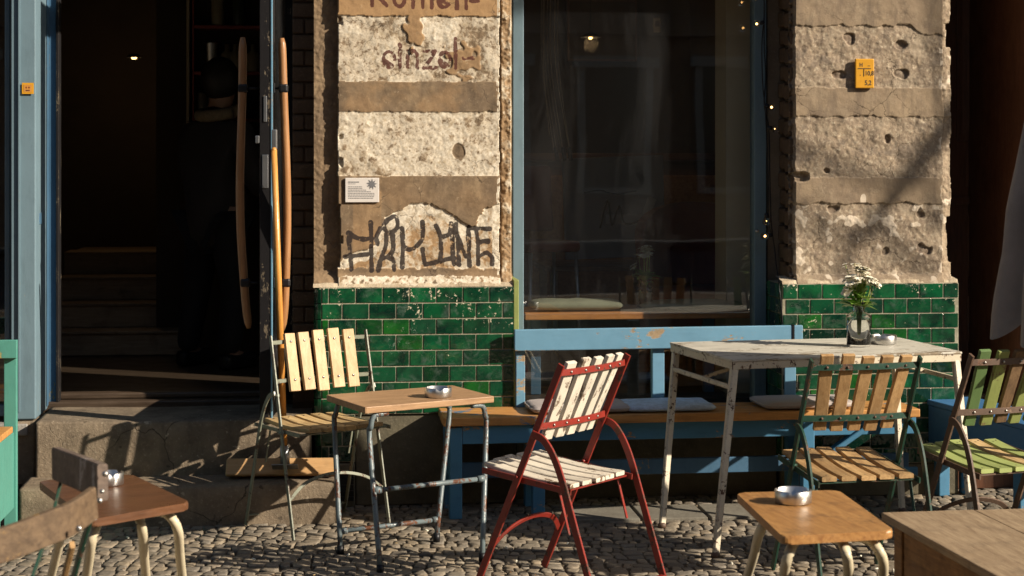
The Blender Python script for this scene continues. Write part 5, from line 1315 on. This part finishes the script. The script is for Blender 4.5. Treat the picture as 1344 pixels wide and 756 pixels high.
for px, lb in ((266, 'leftmost drinking glass on the wall shelf'), (280, 'second drinking glass from the left on the wall shelf'), (293, 'third drinking glass from the left on the wall shelf'), (303, 'drinking glass by the head of the person on the shelf')):
    vessel(px, 156, [(0, 0), (.024, 0), (.026, .004), (.034, .15), (.032, .15), (.023, .012), (0, .012)], M['glassw'], 'drinking_glass', lb, 'glass', 'drinking glasses on the wall shelf')
# radiator-like white sheet of paper pinned up
q = iw(268, 255, 2.3); t = empty('paper_sheet', q, TH, 'pale sheet of paper hanging on the wall behind the person', 'paper'); b = MB(); b.box((0, 0, 0), (.09, .004, .13), None, .001); b.build('sheet', M['inwall2'], t)
# deep wall lamp
q = iw(176, 76, 3.6); t = empty('wall_lamp', q, 0, 'small dim lamp glowing deep inside the dark doorway', 'lamp')
b = MB(); b.ball((0, 0, 0), .018, 0, (1, 1, .5)); b.build('bulb', M['lit'], t); b = MB(); b.lathe([(.0, .03), (.03, .025), (.05, 0), (.0, .018)], n=16); b.build('shade', M['black'], t)

# ---- the person standing inside the doorway with the back turned
def skin_fig(name, chains, mat, parent, sub=2):
    bm = bmesh.new(); idx = {}; me = bpy.data.meshes.new(name); rad = {}
    vs = []; es = []; rs = []
    for ch in chains:
        prev = None
        for key, co, r_ in ch:
            if key in idx: i = idx[key]
            else: i = len(vs); idx[key] = i; vs.append(co); rs.append(r_)
            if prev is not None: es.append((prev, i))
            prev = i
    me.from_pydata(vs, es, []); o_ = bpy.data.objects.new(name, me); COL.objects.link(o_)
    md = o_.modifiers.new('s', 'SKIN'); md.use_smooth_shade = True
    for i, r_ in enumerate(rs): me.skin_vertices[0].data[i].radius = (r_, r_) if not isinstance(r_, tuple) else r_
    me.skin_vertices[0].data[0].use_root = True
    sb = o_.modifiers.new('u', 'SUBSURF'); sb.levels = sub; sb.render_levels = sub
    dg = bpy.context.evaluated_depsgraph_get(); m2 = bpy.data.meshes.new_from_object(o_.evaluated_get(dg)); bpy.data.objects.remove(o_)
    m2.name = name; m2.materials.clear(); m2.materials.append(mat); o2 = bpy.data.objects.new(name, m2); COL.objects.link(o2)
    if parent: o2.parent = parent
    return o2
q = iw(282, 462, 1.85); per = empty('person', (q.x, q.y, .42), R(-35), 'person in a long dark coat with a pale collar standing inside the dark doorway', 'person')
hips = (0, 0, .86)
body = [[('p', hips, .13), ('w', (.01, .0, 1.02), .125), ('c', (.02, .0, 1.22), .15), ('n0', (.02, 0, 1.38), .075), ('n1', (.03, .01, 1.45), .055), ('h0', (.04, .02, 1.54), (.075, .085)), ('h1', (.045, .02, 1.63), (.07, .085)), ('h2', (.04, .015, 1.70), .04)],
        [('c', None, 0), ('s1', (-.17, 0, 1.31), .065), ('e1', (-.23, .03, 1.06), .045), ('k1', (-.16, .18, .95), .033), ('f1', (-.13, .25, .95), .028)],
        [('c', None, 0), ('s2', (.20, 0, 1.31), .065), ('e2', (.25, .04, 1.06), .045), ('k2', (.18, .19, .98), .033), ('f2', (.15, .26, .99), .028)],
        [('p', None, 0), ('t1', (-.09, 0, .80), .10), ('q1', (-.15, .02, .45), .065), ('a1', (-.20, -.02, .09), .042), ('o1', (-.20, .13, .04), .035)],
        [('p', None, 0), ('t2', (.09, 0, .80), .10), ('q2', (.11, .05, .45), .065), ('a2', (.12, -.02, .09), .042), ('o2', (.13, .13, .04), .035)]]
skin_fig('body', body, M['skin'], per)
coat = [[('p', (0, 0, .62), (.20, .17)), ('w', (.01, 0, .95), (.17, .15)), ('c', (.02, 0, 1.22), (.19, .16)), ('n0', (.02, 0, 1.37), .11)],
        [('c', None, 0), ('s1', (-.18, 0, 1.30), .088), ('e1', (-.24, .03, 1.06), .066), ('k1', (-.17, .16, .955), .052)],
        [('c', None, 0), ('s2', (.21, 0, 1.30), .088), ('e2', (.26, .04, 1.06), .066), ('k2', (.19, .17, .98), .052)]]
skin_fig('coat', coat, M['coat'], per)
tr = [[('p', (0, 0, .84), .145), ('t1', (-.09, 0, .78), .115), ('q1', (-.15, .02, .45), .082), ('a1', (-.20, -.02, .07), .066)], [('p', None, 0), ('t2', (.09, 0, .78), .115), ('q2', (.11, .05, .45), .082), ('a2', (.12, -.02, .07), .066)]]
skin_fig('trousers', tr, M['jeans'], per)
b = MB(); b.ball((.04, .0, 1.61), .112, 0, (.92, 1.02, 1.12), 3); b.build('hair', M['hair'], per)
b = MB(); b.tube([(.02 + .10 * math.cos(a), .095 * math.sin(a), 1.42 + .02 * math.sin(a)) for a in [k * math.pi / 10 for k in range(21)]], .034, 0, 12); b.build('collar', M['fur'], per)
for x, y in ((-.20, .05), (.125, .05)):
    b = MB(); b.box((x, y, .045), (.085, .26, .09), None, .03, 0, 3); b.build('shoe', M['black'], per)

# armchair with a round back
q = iw(925, 420, 1.5); t = empty('armchair', (q.x, q.y, .42), TH, 'rounded dark rust red armchair inside the window on the right', 'armchair')
b = MB(); bm = b.bm; rows = []
for j in range(9):
    f_ = j / 8; row = []
    for k in range(25):
        a = R(-20 + 220 * k / 24); hh = .42 + .50 * math.sin(math.pi * k / 24) ** .5 * f_; r_ = .36 + .03 * f_
        row.append((r_ * math.cos(a), r_ * math.sin(a) * .9, hh if j else .15))
    rows.append(row)
for off in (0, -.06):
    vv = [[bm.verts.new((x * (1 + off * 2.2), y * (1 + off * 2.2), z)) for x, y, z in r_] for r_ in rows]
    for j in range(8):
        for k in range(24): bm.faces.new((vv[j][k], vv[j][k + 1], vv[j + 1][k + 1], vv[j + 1][k])).smooth = True
    if off == 0: v0_ = vv
for k in range(24): bm.faces.new((v0_[-1][k], v0_[-1][k + 1], vv[-1][k + 1], vv[-1][k]))
b.build('backrest', M['chairred'], t)
b = MB(); b.lathe([(0, .18), (.32, .18), (.33, .40), (.28, .45), (0, .46)], n=28); b.build('seat', M['chairred'], t)
for x in (-.2, .2):
    for y in (-.2, .2): b = MB(); b.tube([(x, y, .2), (x * 1.15, y * 1.15, 0)], .018); b.build('leg', M['black'], t)

# ------------------------------------------------------------------ street behind the viewer: the opposite house and a tree (seen only as reflections and shade)
ob = empty('opposite_building', (0, -16, 0), 0, 'brown apartment house across the street, reflected in the window', 'building')
b = MB(); b.b2((-34, -6, 0), (34, 0, 13.5)); b.b2((-34, 0, 3.9), (34, .25, 4.2)); b.b2((-34, 0, 13.3), (34, .4, 13.9)); b.build('facade', M['oppfacade'], ob)
for k in range(-6, 7, 2):
    for z in (4.9, 9.0):
        b = MB(); x = k * 2.4
        b.b2((x - 1.0, .25, z - .16), (x + 1.0, 1.0, z))
        for i in range(17): b.b2((x - 1.0 + i * .122, .96, z), (x - .98 + i * .122, .99, z + .95))
        b.b2((x - 1.0, .95, z + .95), (x + 1.0, 1.0, z + 1.0)); b.build('balcony', M['facade'], ob)
M['owin'] = plain('dark_window_glass', (.02, .025, .03), .05, 0, .05); M['oframe'] = plain('cream_window_frame', (.35, .31, .25), .6)
for k in range(-7, 8):
    for j in range(3):
        x = k * 2.4; z = 1.0 + j * 4.1
        if abs(k) > 4 and j == 3: continue
        b = MB(); b.b2((x - .75, 0, z - .12), (x + .75, .10, z)); b.b2((x - .75, 0, z), (x - .60, .07, z + 2.3)); b.b2((x + .60, 0, z), (x + .75, .07, z + 2.3)); b.b2((x - .85, 0, z + 2.3), (x + .85, .14, z + 2.5)); w0 = b.build('window', M['oframe'], ob)
        b = MB(); b.b2((x - .6, -.0, z), (x + .6, .03, z + 2.3)); b.build('pane', M['owin'], w0)

def tree(loc, h, seed, label, crown=2.0, leaves=900, az=0):
    rnd = random.Random(seed); t = empty('street_tree', loc, 0, label, 'tree', 'street trees along the kerb'); b = MB(); tips = []
    def grow(p, d_, L, r, lv):
        pts = [p]; dd = d_.copy()
        for i in range(4): dd = (dd + Vector((rnd.uniform(-.18, .18), rnd.uniform(-.18, .18), rnd.uniform(-.02, .12)))).normalized(); pts.append(pts[-1] + dd * L / 4)
        b.tube(pts, r, 0, 8, [1, .93, .86, .78, .68])
        if lv == 0: tips.append(pts[-1]); tips.append(pts[-2]); return
        for k in range(3 if lv > 1 else 3):
            a = rnd.uniform(0, 6.28); nd2 = (dd * .75 + Vector((math.cos(a), math.sin(a), .25)) * .75).normalized(); grow(pts[-1 - (k % 2)], nd2, L * rnd.uniform(.6, .8), r * .55, lv - 1)
    grow(Vector((0, 0, 0)), Vector((0, 0, 1)), h * .42, .13, 3); b.build('trunk', M['bark'], t)
    b = MB()
    for i in range(leaves):
        p = rnd.choice(tips) + Vector((rnd.gauss(0, .22), rnd.gauss(0, .22), rnd.gauss(0, .2))); u_ = Vector((rnd.uniform(-1, 1), rnd.uniform(-1, 1), rnd.uniform(-1, 1))).normalized(); w2 = u_.orthogonal().normalized(); s2 = rnd.uniform(.03, .05)
        vs = [b.bm.verts.new(p + u_ * s2), b.bm.verts.new(p + w2 * s2 * .6), b.bm.verts.new(p - u_ * s2), b.bm.verts.new(p - w2 * s2 * .6)]; b.bm.faces.new(vs)
    b.build('crown', M['treeleaf'], t, recalc=False)
    return t

SDv = Vector((1, -.42, .55))
def limb_tree():
    A_ = MW @ Vector((*[W(1262, 150, 0)[0]], 0, W(1262, 150, 0)[1])); B_ = MW @ Vector((W(1100, 352, 0)[0], 0, W(1100, 352, 0)[1]))
    k = 6.2; a, b_ = A_ + SDv * k, B_ + SDv * k; base = Vector((a.x + 1.5, a.y - .3, 0))
    t = empty('street_tree', base, 0, 'bare limbed street tree to the right of the cafe, outside the picture', 'tree'); L = lambda p: p - base
    bt = MB(); rnd = random.Random(5); topz = a.z + 2.5
    bt.tube(arc([(0, 0, 0), (.05, 0, a.z * .5), (-.03, .03, a.z + .9), (.05, 0, topz)]), .15, 0, 12, None); bt.build('trunk', M['bark'], t)
    bl_ = MB(); bl_.tube(arc([(-.02, .03, a.z + 1.1), L(a) + Vector((.5, 0, .45)), L(a), L(a.lerp(b_, .5)) + Vector((.03, 0, .06)), L(b_)]), .115, 0, 8, [1 - .042 * i for i in range(21)])
    for f_, d_ in ((.15, (-.3, .1, .5)), (.35, (-.1, .1, -.45)), (.5, (-.5, -.1, .25)), (.7, (.1, .1, -.4)), (.85, (-.4, 0, .1)), (1.0, (-.25, .1, -.3))):
        p = L(a.lerp(b_, f_)); bl_.tube(arc([p, p + Vector(d_) * .5, p + Vector(d_) + Vector((0, 0, .05))]), .018, 0, 6)
    for k2 in range(8):
        an = k2 * .8; p = Vector((0, 0, topz - .3 - .1 * k2)); q = p + Vector((math.cos(an) * 1.3, math.sin(an) * 1.3, 1.0)); bl_.tube(arc([p, p.lerp(q, .5) + Vector((0, 0, .15)), q]), .045, 0, 6)
    bl_.build('limb', M['bark'], t)
limb_tree()

def lamp_light(px, py, v, e, n_):
    L_ = bpy.data.lights.new(n_, 'POINT'); L_.energy = e; L_.color = (1, .62, .30); L_.shadow_soft_size = .05
    o_ = bpy.data.objects.new(n_, L_); COL.objects.link(o_); o_.location = iw(px, py, v) + Vector((0, 0, -.06))
lamp_light(775, 47, 3.2, 1.2, 'pendant_light'); lamp_light(176, 76, 3.6, 1.2, 'wall_light')
# ------------------------------------------------------------------ camera, light, world
cam = bpy.data.cameras.new('camera'); co = bpy.data.objects.new('camera', cam); COL.objects.link(co); S.camera = co
co.location = (0, 0, CH); co.rotation_euler = (R(90), 0, 0)
cam.sensor_width = 36; cam.lens = F / 1344 * 36; cam.shift_x = 0; cam.shift_y = -(378 - HY) / 1344; cam.clip_start = .1; cam.clip_end = 1500
cam.dof.use_dof = True; cam.dof.focus_distance = 7.5; cam.dof.aperture_fstop = 5.0
SD = Vector((1, -.42, .55)).normalized()           # towards the sun
sun = bpy.data.lights.new('sun', 'SUN'); so = bpy.data.objects.new('sun', sun); COL.objects.link(so)
so.rotation_euler = SD.to_track_quat('Z', 'Y').to_euler(); sun.energy = 5.0; sun.angle = R(.55); sun.color = (1, .88, .72)
w = bpy.data.worlds.new('World'); S.world = w; w.use_nodes = True; nt = w.node_tree; nt.nodes.clear()
sk = nt.nodes.new('ShaderNodeTexSky'); sk.sky_type = 'NISHITA'; sk.sun_disc = False; sk.sun_elevation = math.asin(SD.z); sk.sun_rotation = math.atan2(SD.x, SD.y)
bg = nt.nodes.new('ShaderNodeBackground'); bg.inputs[1].default_value = .056; wo = nt.nodes.new('ShaderNodeOutputWorld')
nt.links.new(sk.outputs[0], bg.inputs[0]); nt.links.new(bg.outputs[0], wo.inputs[0])
S.render.engine = 'CYCLES'; S.cycles.max_bounces = 8; S.cycles.transparent_max_bounces = 12; S.cycles.caustics_reflective = False; S.cycles.caustics_refractive = False
S.view_settings.view_transform = 'Standard'; S.view_settings.look = 'None'; S.view_settings.gamma = 1; S.view_settings.use_curve_mapping = False
S.view_settings.exposure = .72
S.render.resolution_x = 1024; S.render.resolution_y = 576
